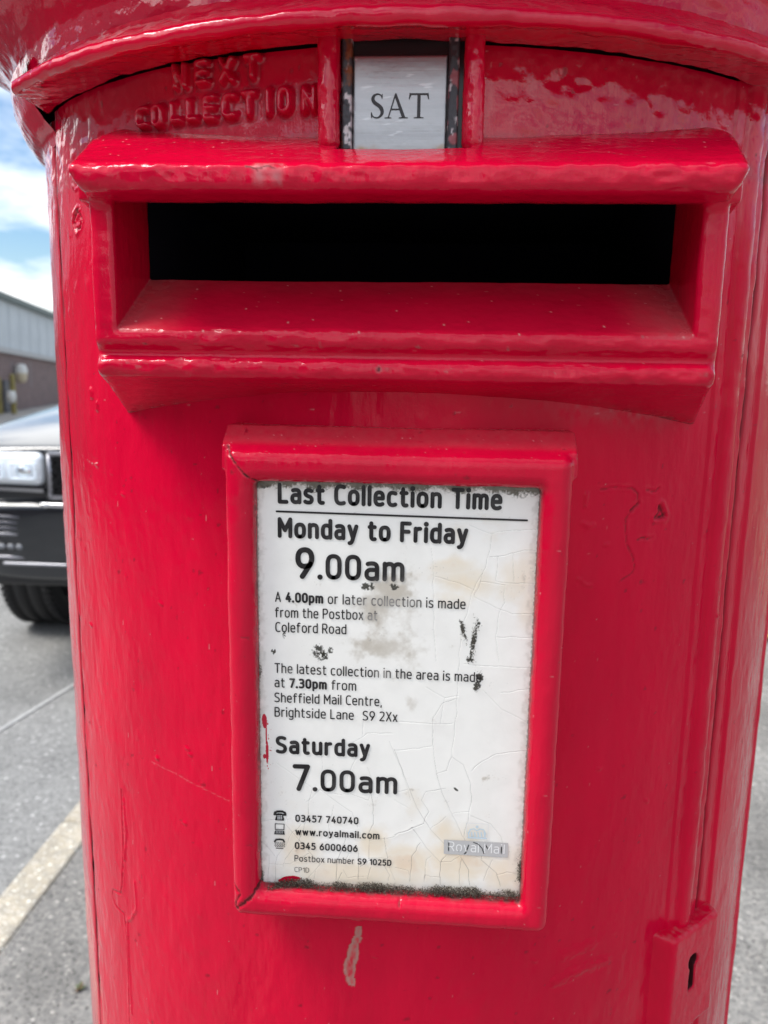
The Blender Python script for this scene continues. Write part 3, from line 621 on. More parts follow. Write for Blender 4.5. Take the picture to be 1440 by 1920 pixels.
CR = [  # cracks in the enamel: photographed course, strength
 ([(880, 985), (905, 996), (920, 1000), (950, 996), (1005, 993)], .35), ([(922, 1000), (918, 1030), (910, 1062), (905, 1075), (893, 1090), (880, 1130), (866, 1180)], .30),
 ([(918, 1044), (935, 1045), (970, 1034), (1003, 1031)], .45), ([(935, 1045), (930, 1090), (962, 1093), (1000, 1094)], .4), ([(962, 1038), (963, 1092)], .4),
 ([(905, 1075), (890, 1120), (930, 1140), (960, 1150), (1000, 1151)], .4), ([(815, 1080), (860, 1093), (892, 1108)], .3), ([(810, 1030), (812, 1080), (814, 1180), (818, 1240)], .25),
 ([(900, 1090), (945, 1096), (946, 1130), (935, 1148), (930, 1195), (935, 1245)], .3), ([(870, 1246), (1000, 1252)], .3), ([(932, 1195), (1000, 1196)], .25),
 ([(866, 1180), (860, 1250), (856, 1340), (846, 1420), (838, 1445), (818, 1450)], .35), ([(858, 1310), (830, 1320), (812, 1345), (812, 1390), (818, 1450), (830, 1490), (862, 1555), (868, 1570)], .5),
 ([(846, 1418), (870, 1435), (883, 1470), (884, 1510), (880, 1522), (850, 1526)], .5), ([(884, 1446), (900, 1430), (930, 1413), (990, 1407)], .4), ([(905, 1294), (940, 1330), (985, 1353)], .25),
 ([(740, 1406), (760, 1460), (782, 1515), (808, 1556), (840, 1590), (866, 1605)], .6), ([(740, 1353), (812, 1358), (850, 1357)], .25), ([(740, 1408), (810, 1400)], .2),
 ([(740, 1566), (770, 1555), (795, 1545), (803, 1520), (790, 1500), (800, 1485), (835, 1478)], .5), ([(808, 1556), (836, 1530)], .4),
 ([(773, 1552), (800, 1590), (826, 1617), (845, 1615), (862, 1605)], .6), ([(788, 1580), (773, 1605), (768, 1652)], .8), ([(836, 1603), (826, 1620), (825, 1658)], .8),
 ([(864, 1606), (878, 1630), (881, 1660)], .8), ([(866, 1612), (860, 1632), (861, 1658)], .7), ([(905, 1580), (902, 1612), (930, 1636), (938, 1662)], .7), ([(930, 1640), (950, 1635), (972, 1640)], .5),
 ([(880, 1522), (870, 1570), (880, 1600), (905, 1610)], .5), ([(884, 1530), (920, 1545), (940, 1570), (943, 1580)], .45), ([(924, 1612), (905, 1650)], .4),
 ([(740, 1626), (765, 1632), (768, 1640)], .5), ([(795, 1652), (798, 1640), (808, 1643), (826, 1645)], .4), ([(797, 1655), (799, 1610), (808, 1605)], .35),
 ([(585, 1480), (580, 1500), (577, 1530), (572, 1545), (567, 1560), (560, 1580), (535, 1610), (530, 1625)], .55), ([(600, 1480), (640, 1510), (660, 1523), (670, 1550)], .5),
 ([(625, 1510), (618, 1545), (617, 1575)], .5), ([(690, 1470), (700, 1505), (700, 1545), (692, 1560), (691, 1610)], .7), ([(691, 1575), (725, 1572), (740, 1568), (775, 1552)], .5),
 ([(720, 1570), (727, 1610), (690, 1608)], .6), ([(535, 1545), (570, 1585), (600, 1620), (575, 1650)], .55), ([(565, 1545), (548, 1560), (537, 1585), (520, 1605), (516, 1620)], .5),
 ([(505, 1620), (545, 1620), (580, 1600)], .45), ([(503, 1660), (505, 1605)], .6), ([(517, 1655), (516, 1620)], .5), ([(490, 1576), (508, 1595), (515, 1605)], .5), ([(575, 1505), (620, 1460)], .2),
 ([(640, 1635), (630, 1660)], .6), ([(632, 1590), (655, 1600), (648, 1620)], .4), ([(650, 1570), (632, 1615), (630, 1650)], .7), ([(673, 1600), (672, 1650)], .7), ([(675, 1625), (695, 1610)], .6),
 ([(690, 1650), (695, 1625)], .6), ([(720, 1622), (730, 1640), (728, 1652)], .7), ([(730, 1625), (740, 1650)], .4), ([(643, 1630), (650, 1645), (690, 1643)], .4), ([(590, 1650), (592, 1632)], .4),
 ([(690, 1440), (700, 1470), (690, 1500), (660, 1490)], .35), ([(520, 1432), (560, 1460), (590, 1480), (640, 1490)], .3), ([(600, 1400), (606, 1450)], .2), ([(670, 1420), (655, 1450), (650, 1480)], .25),
 ([(730, 1390), (752, 1440), (765, 1480)], .35), ([(660, 1395), (690, 1375), (735, 1375)], .2), ([(680, 1380), (683, 1345)], .2), ([(490, 1540), (545, 1535)], .35), ([(530, 1520), (540, 1540)], .3),
 ([(740, 1486), (765, 1480), (770, 1500)], .3), ([(825, 1360), (835, 1310), (860, 1305)], .2), ([(800, 1290), (835, 1310)], .15), ([(740, 1500), (765, 1515)], .3), ([(940, 1300), (1000, 1290)], .2)]
stain = np.zeros(PX.shape)
for x, y, rx, ry, a in ((850, 1060, 40, 22, .75), (870, 1095, 60, 30, .8), (850, 1120, 45, 30, .6), (970, 1080, 45, 55, .55), (990, 1140, 25, 60, .5), (900, 1000, 60, 30, .4), (560, 1590, 45, 60, .8), (660, 1640, 130, 30, 1), (700, 1580, 35, 40, .9),
                        (760, 1620, 60, 45, 1), (860, 1610, 70, 60, 1), (830, 1560, 30, 30, .8), (950, 1640, 60, 50, .8), (640, 1545, 30, 20, .4), (680, 1480, 40, 25, .2), (780, 1510, 30, 30, .4), (590, 1640, 60, 30, .6)):
    stain = np.maximum(stain, a*blob(x, y, rx, ry))
pblend((.80, .66, .47), np.clip(sst(.18, .75, stain+.25*nA)*.75, 0, .72)); pblend((.70, .40, .14), np.clip(sst(.80, 1.15, stain+.35*nA)*.55, 0, .55))
pblend((.82, .79, .735), np.clip(.2+.5*nA, 0, .4))
for x, y, rx, ry, a in ((725, 1120, 50, 55, 1), (735, 1105, 40, 25, .9), (735, 1215, 75, 28, .8), (690, 1215, 55, 22, .55), (765, 1245, 25, 60, .55), (700, 1150, 30, 30, .6), (770, 1320, 15, 22, .5)):
    g = blob(x, y, rx, ry)*a; pblend((.50, .44, .36), .62*sst(.25, .9, g+.22*nA+.18*nB))
for x, y, rx, ry, ro in ((868, 1180, 4, 17, .3), (888, 1202, 4.5, 36, -.14), (880, 1237, 7, 5, 0), (897, 1172, 5, 6, 0), (899, 1268, 6, 9, .3), (894, 1286, 6, 11, -.3), (598, 1222, 11, 13, .3), (606, 1230, 9, 8, 0), (619, 1219, 5, 7, 0),
                         (533, 1190, 3, 6, 0), (513, 1222, 5, 5, 0), (690, 1100, 12, 8, 0), (738, 1100, 8, 6, 0), (487, 1258, 5, 14, 0), (493, 908, 14, 8, 0), (965, 918, 2, 4, 0), (975, 1622, 4, 10, 0), (490, 1640, 6, 14, 0), (855, 1480, 5, 2, -.7)):
    g = blob(x, y, rx, ry, ro); pblend((.035, .033, .024), .95*sst(.30, .70, g*(1+.5*nB+.8*nC))); PH += .0003*np.clip(nC*.6+nB*.4, 0, 1)*sst(.3, .8, g)
ed = np.minimum(np.minimum(PX+.0584, .0584-PX), np.minimum(PZ-1.1262, 1.3113-PZ))
pblend((.10, .09, .06), .95*sst(.0022, .0002, (1.3113-PZ) - .0026*np.clip(nA+.3, -.3, 1) + .0012*nC)*(.35+.65*sst(-.5, .6, nA+.5)))
pblend((.38, .34, .28), .32*sst(.0035, .0, ed+.002*nB)); pblend((.30, .29, .27), .40*sst(1.2, 1.5, nC+.6*nA))
pblend((.05, .045, .04), .55*sst(.0005, .0001, ed+.0004*nC))
for x, y, rx, ry, ro in ((496, 1352, 5, 15, .05), (501, 1410, 3, 22, 0), (496, 1418, 3, 5, 0), (545, 1648, 20, 7, .1), (538, 1652, 18, 6, 0), (499, 1376, 1.5, 22, 0)):
    g = blob(x, y, rx, ry, ro); pblend((.52, .004, .03), sst(.40, .46, g+.05*nB))
pblend((.52, .004, .03), sst(.2, .3, blob(503, 1400, 7, 60)*np.clip(nC*1.4-.55, 0, 1)))
NEAR = np.full(PX.shape, 1.)
for pts, st in CR:
    q = [pl(*p) for p in pts]; q = np.array(q); m = .004
    i = np.searchsorted(gx, (q[:, 0].min()-m, q[:, 0].max()+m)); j = np.searchsorted(gz, (q[:, 1].min()-m, q[:, 1].max()+m)); w = (slice(j[0], j[1]), slice(i[0], i[1]))
    if 0 in PX[w].shape: continue
    d = np.full(PX[w].shape, 1.)
    wob = .0003*fbm(PX[w]*260, PZ[w]*260, 3.9, 2, 231)
    for a, b in zip(q[:-1], q[1:]): d = np.minimum(d, seg_d(PX[w]+wob, PZ[w]-wob, *a, *b))
    al = np.zeros(PX.shape); al[w] = st*(1-sst(.00001, .00008+.00014*st, d))*np.clip(.75+.5*noise3(PX[w]*180, PZ[w]*180, 6.6, 233), .25, 1); pblend((.13, .11, .10), al)
    PH[w] += .00010*np.exp(-d/.0014)*min(1, st*1.6) - .00012*(1-sst(0, .0003, d))
PH += .00005*nA
V = np.stack([PX, YPL-PH, PZ], -1).reshape(-1, 3)
mesh_np('notice_plate', V, grid_faces(len(gz), len(gx)), m_plate, box, tint=PT.reshape(-1, 4), label='white enamel notice plate, stained and cracked, with black lettering')
plate = bpy.data.objects['notice_plate']
# ---- lettering on the plate
TV, TF, TT, tb_ = [], [], [], 0
FADES = [(727, 1130, 30, 12, .62), (690, 1130, 24, 12, .45), (700, 1160, 18, 12, .65), (717, 1262, 12, 12, .5), (545, 1262, 10, 10, .3), (740, 1090, 30, 8, .12), (770, 1130, 15, 10, .5), (685, 1165, 8, 8, .3)]
def emit(v2, f, layer, grey=None):
    global tb_
    v = np.stack([v2[:, 0], np.full(len(v2), YPL-.00034-.00002*(layer % 5)), v2[:, 1]], 1)
    fade = np.zeros(len(v))
    for x, y, rx, ry, a in FADES:
        c = pl(x, y); fade = np.maximum(fade, a*np.exp(-(((v2[:, 0]-c[0])/(rx*.00025))**2+((v2[:, 1]-c[1])/(ry*.00025))**2)))
    fade = np.clip(fade+.05*noise3(v2[:, 0]*500, v2[:, 1]*500, 0., 241)+.02, 0, 1)[:, None]
    c = np.array([.014, .012, .013])*(1-fade)+np.array([.5, .47, .44])*fade if grey is None else np.tile(np.array(grey), (len(v), 1))
    TV.append(v); TF.extend([tuple(i+tb_ for i in q) for q in f]); TT.append(np.concatenate([c, np.ones((len(v), 1))], 1)); tb_ += len(v)
def flush(name):
    global TV, TF, TT, tb_
    if not TV: return
    me = bpy.data.meshes.new(name); me.from_pydata(np.concatenate(TV).tolist(), [], TF); me.materials.append(m_ink)
    a = me.attributes.new('tint', 'FLOAT_COLOR', 'POINT'); a.data.foreach_set('color', np.concatenate(TT).astype(np.float32).ravel())
    link(bpy.data.objects.new(name, me), plate); TV, TF, TT, tb_ = [], [], [], 0
def text_line(runs, left, right, cap_px, grey=None, space=.46, keep=False):
    """runs: [(text, weight)]; left/right: baseline px ends; cap_px: cap height in px at the left"""
    A, B = np.array(pl(*left)), np.array(pl(*right)); e = (B-A); Lw = np.hypot(*e)
    cap = cap_px*.000247; x = 0; items = []
    for txt, w in runs:
        H = cap/(1+w)                                              # skeleton height in metres
        for part in re.split(r'( )', txt):
            if part == '': continue
            if part == ' ': x += space*cap; continue
            st, wid = layout(part, w, sb=.15 if w < .2 else .12)
            items.append((st, x, H, w)); x += (wid+w)*H + (0 if part is None else .12*H*.0)
    last = items[-1]; total = last[1]+max(s[:, 0].max() for s in last[0])*last[2]+last[3]*last[2]
    k = Lw/total; n = 0
    for st, x0, H, w in items:
        r = w*H/2*.98
        for s in st:
            p = np.stack([(x0+s[:, 0]*H)*k+r, s[:, 1]*H+r], 1)
            v, f = ribbon(p, r if not (len(s) <= 7 and abs(s[-1, 0]-s[0, 0]) < .01 and abs(s[-1, 1]-s[0, 1]) < .01) else r*1.22)
            v2 = A + v[:, :1]*(e/Lw) + v[:, 1:]*np.array([0, 1.])
            emit(v2, f, n, grey); n += 1
    if not keep: flush('lettering')
BW, RG, MD = .24, .135, .25
text_line([('Last Collection Time', BW)], (521, 944), (941, 957), 36)
text_line([('Monday to Friday', BW)], (521, 1008), (877, 1021), 36)
text_line([('9', .20)], (554, 1085), (590, 1085.5), 56, keep=True); text_line([('.00am', .205)], (597, 1085.5), (759, 1091), 45)
text_line([('A ', RG), ('4.00pm', MD), (' or later collection is made', RG)], (516, 1128), (872.5, 1142), 18.3)
text_line([('from the Postbox at', RG)], (516, 1157), (707.5, 1163), 18.3)
text_line([('Coleford Road', RG)], (516.5, 1184.5), (649.5, 1189), 18.3)
text_line([('The latest collection in the area is made', RG)], (515, 1261), (902, 1279), 18.3)
text_line([('at ', RG), ('7.30pm', MD), (' from', RG)], (515, 1288), (668, 1295), 18.3)
text_line([('Sheffield Mail Centre,', RG)], (515, 1316), (716, 1324), 18.3)
text_line([('Brightside Lane  S9 2Xx', RG)], (515, 1343), (745, 1353), 18.3)
text_line([('Saturday', BW)], (517.5, 1412), (694, 1420), 34)
text_line([('7', .20)], (549, 1482), (583, 1483), 52, keep=True); text_line([('.00am', .205)], (588, 1482.5), (746, 1489), 43)
text_line([('03457 740740', .22)], (554, 1540), (672.5, 1545), 14)
text_line([('www.royalmail.com', .22)], (554, 1565), (712, 1573), 14)
text_line([('0345 6000606', .22)], (553, 1591), (671, 1597), 14)
text_line([('Postbox number ', .13), ('S9 1025D', .22)], (552.5, 1614), (734, 1623), 12.5)
text_line([('CP1D', .11)], (552.5, 1634), (580, 1635.5), 10)
def quad(ps, layer=0, grey=None): emit(np.array([pl(*p) for p in ps]), [tuple(range(len(ps)))[::-1]], layer, grey)
def strip(ps, wpx, layer=0, grey=None):
    q = np.array([pl(*p) for p in ps]); v, f = ribbon(q, wpx*.000125); emit(v, f, layer, grey)
strip([(519, 958.5), (988, 975.5)], 3.2); flush('rule_line')
# telephone, laptop and text-phone pictograms
strip([(515, 1526), (516, 1522.5), (520, 1521), (525, 1520.6), (530, 1521), (534.5, 1523), (535.5, 1527)], 4); strip([(515.5, 1525.5), (519, 1526.5)], 4, 1); strip([(531, 1527.2), (535, 1527)], 4, 1)
quad([(521, 1524), (529, 1524.4), (533, 1534), (532.5, 1538), (516, 1537.2), (517, 1532.5)], 2)
for i in range(3):
    for j in range(3): quad([(520.6+i*3.2, 1528+j*2.7), (522.8+i*3.2, 1528.1+j*2.7), (522.8+i*3.2, 1529.8+j*2.7), (520.6+i*3.2, 1529.7+j*2.7)], 4, (.7, .7, .7))
flush('telephone_pictogram')
for a, b in (((516.3, 1543.7), (533, 1544.6)), ((533, 1544.6), (532.6, 1555)), ((532.6, 1555), (516.3, 1554.4)), ((516.3, 1554.4), (516.3, 1543.7))): strip([a, b], 1.3)
quad([(515.8, 1556.5), (532.8, 1557), (534.3, 1564.3), (514.2, 1563.6)], 1)
for i in range(5):
    for j in range(2): quad([(517.6+i*2.8, 1558+j*2.2), (519.2+i*2.8, 1558+j*2.2), (519.2+i*2.8, 1559.2+j*2.2), (517.6+i*2.8, 1559.2+j*2.2)], 3, (.6, .6, .6))
flush('computer_pictogram')
strip([(515.5, 1577), (518, 1573.6), (525, 1573), (531, 1574), (533, 1577.5)], 3.4)
for j in range(4):
    for i in range(6): strip([(516+i*3.3+(j % 2)*1.2, 1579.4+j*2.3+i*.1), (516.3+i*3.3+(j % 2)*1.2, 1579.4+j*2.3+i*.1)], 1.7, j)
strip([(518, 1589.6), (531, 1590.2)], 1.4); flush('text_phone_pictogram')
# faded postal mark: grey bar with white words under a pale crown
GB, GB2, CRW = (.50, .49, .48), (.72, .72, .71), (.56, .66, .72)
quad([(832.5, 1573.5), (952.5, 1580), (952, 1607), (832, 1600)], 0, GB)
text_line([('Royal Mail', .12)], (840, 1594.5), (946, 1600.5), 19, (.80, .79, .77), keep=True)
for x0 in (879, 885, 891, 897, 903, 909):
    strip([(x0, 1568), (x0-1, 1560)], 2.2, int(x0) % 4, CRW)
strip([(878, 1569.5), (911, 1571)], 3, 1, CRW); strip([(878.5, 1562), (882, 1554.5), (889, 1553), (894.5, 1557), (900, 1553.5), (907, 1555), (910.5, 1563)], 2.2, 2, CRW)
strip([(894.5, 1551), (894.6, 1548)], 2.4, 3, CRW); strip([(892.5, 1549.4), (896.7, 1549.6)], 1.8, 2, CRW)
for a, b in (((874.5, 1542), (915.5, 1544.5)), ((915.5, 1544.5), (914.5, 1576)), ((874.5, 1542), (874, 1573))): strip([a, b], .9, 1, GB2)
strip([(888, 1578.5), (897, 1582), (904, 1590), (907, 1599)], 1.7, 4, (.05, .05, .05))
flush('postal_mark')
# ---- moss along the bottom of the plate
rs = np.random.RandomState(5); MV, MF, MT = [], [], []
def moss_tuft(x, z, y, hgt, n=1):
    for _ in range(n):
        d = rs.randn(3)*.55+np.array([0, -.5, .9]); d /= np.linalg.norm(d); L = hgt*(.5+rs.rand()*.9); w = .00013*(.6+rs.rand())
        s = np.cross(d, rs.randn(3)); s /= np.linalg.norm(s); t_ = np.cross(d, s); b = np.array([x, y, z])+rs.randn(3)*.0003; k = len(MV)
        MV.extend([b-s*w, b+s*w, b+t_*w, b+d*L]); MF.extend([(k, k+1, k+3), (k+1, k+2, k+3), (k+2, k, k+3)])
        g = rs.rand(); c = np.array([.085, .07, .055])*(.45+1.2*rs.rand()) if g < .82 else np.array([.28, .26, .2])*(.5+.8*rs.rand()); MT.extend([list(c)+[1]]*4)
for i in range(11000):
    u = rs.rand(); px_ = 505+u*468; dens = np.clip(.7+.35*math.sin(u*19)+.3*math.sin(u*47+1), .35, 1)
    if rs.rand() > dens: continue
    bx, bz = pl(px_, 1654+u*23); hh = .0040*(.45+dens*.55)*sst(0, .08, u)
    moss_tuft(bx, bz-.0008+rs.rand()*hh*.9, YPL-.0004-rs.rand()*.0045*(1-hh*100), .0009)
for i in range(160): bx, bz = pl(973+rs.randn()*2, 1650-abs(rs.randn())*18); moss_tuft(bx, bz, YPL-.0006, .0007)
for x, y, sx, sy, nn in ((868, 1178, 2, 8, 60), (873, 1200, 1.2, 7, 25), (888, 1203, 1.8, 19, 150), (882, 1236, 4, 4, 40), (896, 1176, 3, 4, 30), (899, 1268, 2.5, 5, 50), (894, 1287, 2.5, 6, 50), (600, 1224, 5, 6, 50)):
    for i in range(nn): bx, bz = pl(x+rs.randn()*sx, y+rs.randn()*sy); moss_tuft(bx, bz, YPL-.0003, .0004)
mesh_np('moss', np.array(MV), np.array(MF), m_moss, box, smooth=False, tint=np.array(MT), kind='stuff')

# ---- day tablet, its guides and the red rails
for s_, nm in ((-1, 'l'), (1, 'r')):
    x0, x1 = (-.0332, -.0248) if s_ < 0 else (.0222, .0302); xc, hx_ = (x0+x1)/2, (x1-x0)/2
    def rail_sdf(X, Y, Z, xc=xc, hx_=hx_):
        r = .0042; qx, qy, qz = np.abs(X-xc)-hx_+r, np.abs(Y+.235)-.0122+r, np.abs(Z-1.462)-.0225+r
        return np.sqrt(np.maximum(qx, 0)**2+np.maximum(qy, 0)**2+np.maximum(qz, 0)**2)+np.minimum(np.maximum(qx, np.maximum(qy, qz)), 0)-r
    def rail_tint(x, y, z, nv):
        T = np.zeros((len(x), 4)); c = np.clip((fbm(x*500, y*500, z*350, 2, 151)-.95)*6, 0, 1)*.6; T[:, :3] = (.10, .004, .012); T[:, 3] = c
        return T, .00035*fbm(x*130, y*130, z*90, 2, 153)+.00022*fbm(x*420, y*420, z*300, 2, 155)
    set_gloss(sdf_mesh('tablet_rail', rail_sdf, (x0-.002, -.2495, 1.437), (x1+.002, -.223, 1.487), .0005, m_red, box, (), rail_tint), .8)
mesh_py('tablet_recess', box_v(-.0248, .0222, -.2372, -.230, 1.4392, 1.4875), BOXF, m_black, box)
def worn(name, x0, x1, y0, y1, z0, z1, rust, parent, seed):
    nx, nz = max(int((x1-x0)/.0004), 3), int((z1-z0)/.0004); xs, zs = np.linspace(x0, x1, nx), np.linspace(z0, z1, nz); X, Z = np.meshgrid(xs, zs)
    fx = np.minimum(X-x0, x1-X); V1 = np.stack([X, y0+.0005*np.exp(-fx/.0003)-.0002*fbm(X*500, Z*500, 1., 2, seed), Z], -1).reshape(-1, 3)
    c = fbm(X*320, Z*180, 3., 3, seed+3).ravel(); T = np.zeros((len(V1), 4)); T[:, :3] = (.06, .06, .065)
    k = sst(.1, .5, c)[:, None]; T[:, :3] = T[:, :3]*(1-k)+np.array(rust)*k; k = sst(.5, .8, fbm(X*400, Z*250, 8., 3, seed+7).ravel())[:, None]; T[:, :3] = T[:, :3]*(1-k)+np.array((.55, .5, .5))*k; T[:, 3] = 1
    i = np.arange(nx*nz).reshape(nz, nx); ring = np.concatenate([i[0, :], i[1:, -1], i[-1, -2::-1], i[-2:0:-1, 0]]); V2 = V1[ring].copy(); V2[:, 1] = y1; b = len(V1); m = len(ring)
    f2 = np.array([(ring[(q+1) % m], ring[q], b+q, b+(q+1) % m) for q in range(m)]); T2 = T[ring]
    return mesh_np(name, np.concatenate([V1, V2]), np.concatenate([grid_faces(nz, nx), f2]), m_oldmetal, parent, tint=np.concatenate([T, T2]))
worn('tablet_guide', -.0242, -.0203, -.2424, -.237, 1.4412, 1.4862, (.22, .075, .03), box, 301)
worn('tablet_guide', .0164, .0205, -.2424, -.237, 1.4412, 1.4862, (.28, .09, .10), box, 331)
xs = np.arange(-.0200, .01611, .0003); zs = np.arange(1.4402, 1.4753, .0003); X, Z = np.meshgrid(xs, zs); YT = -.2402
n = fbm(X*300, Z*300, 1., 3, 351); cz = sst(1.4436, 1.4404, Z+.0012*n)*np.clip(sst(-.008, -.019, X)+sst(.008, .0155, X)*.8+.12, 0, 1)
T = np.zeros(X.shape+(4,)); T[..., :3] = (.30, .17, .06); T[..., 3] = cz*.8
sc2 = sst(.75, 1.1, fbm(X*90+Z*160, Z*500-X*60, 2., 3, 357)); T[..., :3] = np.where((sc2*.35 > T[..., 3])[..., None], np.array([.8, .8, .8]), T[..., :3]); T[..., 3] = np.maximum(T[..., 3], sc2*.35)
dr = np.minimum(np.minimum(X+.0200, .0161-X), np.minimum(Z-1.4402, 1.4752-Z)); V1 = np.stack([X, YT+.0004*np.exp(-dr/.0003)+.00004*n, Z], -1).reshape(-1, 3)
nz, nx = X.shape; i = np.arange(nx*nz).reshape(nz, nx); ring = np.concatenate([i[0, :], i[1:, -1], i[-1, -2::-1], i[-2:0:-1, 0]]); V2 = V1[ring].copy(); V2[:, 1] = YT+.0016; m = len(ring)
f2 = np.array([(ring[(q+1) % m], ring[q], nx*nz+q, nx*nz+(q+1) % m) for q in range(m)]); Tr = T.reshape(-1, 4)
tab = mesh_np('day_tablet', np.concatenate([V1, V2]), np.concatenate([grid_faces(nz, nx), f2]), m_steel, box, tint=np.concatenate([Tr, Tr[ring]]), label='brushed metal day tablet engraved SAT')
def serif_word():
    """S, A, T as serif outlines: polygons in a unit cap box, (x, y)"""
    polys = []
    sp = [(.40, .80, .020), (.375, .90, .024), (.30, .965, .028), (.21, .97, .036), (.12, .92, .050), (.075, .82, .062), (.085, .72, .070), (.15, .62, .076), (.25, .54, .080), (.34, .45, .080), (.395, .34, .074), (.405, .22, .064), (.36, .11, .050), (.27, .035, .034), (.18, .025, .028), (.09, .07, .024), (.045, .15, .020), (.03, .235, .016)]
    polys.append(('stroke', sp))
    polys.append(('stroke', [(.405, .985, .012), (.40, .88, .020), (.40, .79, .014)])); polys.append(('stroke', [(.022, .24, .014), (.028, .12, .022), (.035, .01, .012)]))
    a = .52
    polys.append(('poly', [(a+.085, .02), (a+.125, .02), (a+.36, .90), (a+.385, 1.0), (a+.345, 1.0), (a+.33, .97)])); polys.append(('poly', [(a+.345, 1.0), (a+.385, 1.0), (a+.715, .03), (a+.59, .03), (a+.325, .88)]))
    polys.append(('poly', [(a+.185, .335), (a+.535, .335), (a+.525, .385), (a+.195, .385)]))
    polys.append(('poly', [(a-.03, 0), (a+.22, 0), (a+.22, .03), (a+.125, .045), (a+.085, .045), (a-.03, .03)])); polys.append(('poly', [(a+.48, 0), (a+.80, 0), (a+.80, .03), (a+.715, .045), (a+.59, .045), (a+.48, .03)]))
    t = 1.36
    polys.append(('poly', [(t+.285, .03), (t+.40, .03), (t+.40, .95), (t+.285, .95)])); polys.append(('poly', [(t+.02, .935), (t+.665, .935), (t+.675, 1.0), (t+.01, 1.0)]))
    polys.append(('poly', [(t+.01, 1.02), (t-.015, .76), (t+.012, .76), (t+.07, .935), (t+.05, 1.0)])); polys.append(('poly', [(t+.675, 1.02), (t+.70, .76), (t+.673, .76), (t+.615, .935), (t+.635, 1.0)]))
    polys.append(('poly', [(t+.17, 0), (t+.515, 0), (t+.515, .03), (t+.40, .05), (t+.285, .05), (t+.17, .03)]))
    return polys
sv, sf = [], []
def sat_emit(v, f, lay):
    k = len(sv); sc3 = .0224/2.06; zt = 1.4528; xb = -.0131
    for p in v: sv.append((xb+p[0]*sc3, YT-.00022-.00002*lay, zt+p[1]*.0089-.0004*0))
    sf.extend([tuple(i+k for i in q) for q in f])
for k, (kind_, d) in enumerate(serif_word()):
    if kind_ == 'poly': sat_emit(d, [tuple(range(len(d)))], k % 6)
    else:
        P_ = np.array([q[:2] for q in d]); Wd = np.array([q[2] for q in d])
        u = np.linspace(0, len(d)-1, 60); from_ = np.arange(len(d))
        def cr_(y):                                     # Catmull-Rom resample
            i = np.clip(u.astype(int), 0, len(d)-2); t = u-i; g = lambda j: y[np.clip(j, 0, len(d)-1)]
            p0, p1, p2, p3 = g(i-1), g(i), g(i+1), g(i+2); return .5*(2*p1+(p2-p0)*t+(2*p0-5*p1+4*p2-p3)*t*t+(3*p1-p0-3*p2+p3)*t**3)
        xs_, ys_, ws_ = cr_(P_[:, 0]), cr_(P_[:, 1]), cr_(Wd); tx, ty = np.gradient(xs_), np.gradient(ys_); l_ = np.hypot(tx, ty)
        Lp = np.stack([xs_-ty/l_*ws_*.9, ys_+tx/l_*ws_*.9], 1); Rp = np.stack([xs_+ty/l_*ws_*.9, ys_-tx/l_*ws_*.9], 1)
        sat_emit(np.concatenate([Lp, Rp]), [(j, j+60, j+61, j+1) for j in range(59)], k % 6)
mesh_py('lettering', sv, sf, mat('engraved_black', (.03, .03, .032), .5), tab)

# ---- lock block with keyhole
LA = math.radians(43.5); LN, LT = np.array([math.sin(LA), -math.cos(LA)]), np.array([math.cos(LA), math.sin(LA)])
KX, KZ = -.0115, 1.0515
def lock_sdf(X, Y, Z):
    nn = X*LN[0]+Y*LN[1]; tt = X*LT[0]+Y*LT[1]
    zt = 1.0715-.055*(tt+.01); zb_ = 1.0105-.05*(tt+.01)
    b = smax(smax(nn-.2428, (np.abs(tt+.0095)-.0222)*.93+(nn-.2428)*.34, .0024), smax(Z-zt, zb_-Z, .002), .0024)
    b = np.maximum(b, .215-nn)
    k1 = np.hypot(tt-KX, Z-KZ)-.0042; k2 = np.maximum(np.abs(tt-KX)-.0023-(KZ-Z)*.03, np.maximum(Z-KZ, KZ-.0165-Z)); k = np.maximum(np.minimum(k1, k2), .2300-nn)
    b = smax(b, -k, .0012)
    return b
def lock_tint(x, y, z, nv):
    nn = x*LN[0]+y*LN[1]; tt = x*LT[0]+y*LT[1]; T = np.zeros((len(x), 4)); n = fbm(x*400, y*400, z*400, 3, 401)
    k1 = np.hypot(tt-KX, z-KZ)-.0042; k2 = np.maximum(np.abs(tt-KX)-.0023, np.maximum(z-KZ, KZ-.0165-z)); k = np.minimum(k1, k2)
    inside = (k < .0012) & (nn < .2420); a = np.where(inside, .95, np.exp(-np.clip(k, 0, 1)/.0015)*.35*np.clip(.6+n, 0, 1)*(nn > .2405))
    T[:, :3] = (.012, .009, .009); T[:, 3] = a
    b = np.clip(nv[:, 2], 0, 1)*np.clip(.15+.5*n, 0, 1)*.4; T[b > a, :3] = (.42, .22, .21); T[:, 3] = np.maximum(a, b)
    return T, .0002*fbm(x*90, y*90, z*70, 2, 403)+.0001*fbm(x*300, y*300, z*300, 2, 405)
sdf_mesh('lock_plate', lock_sdf, (.118, -.232, 1.002), (.196, -.118, 1.078), .0006, m_red, box, (), lock_tint)

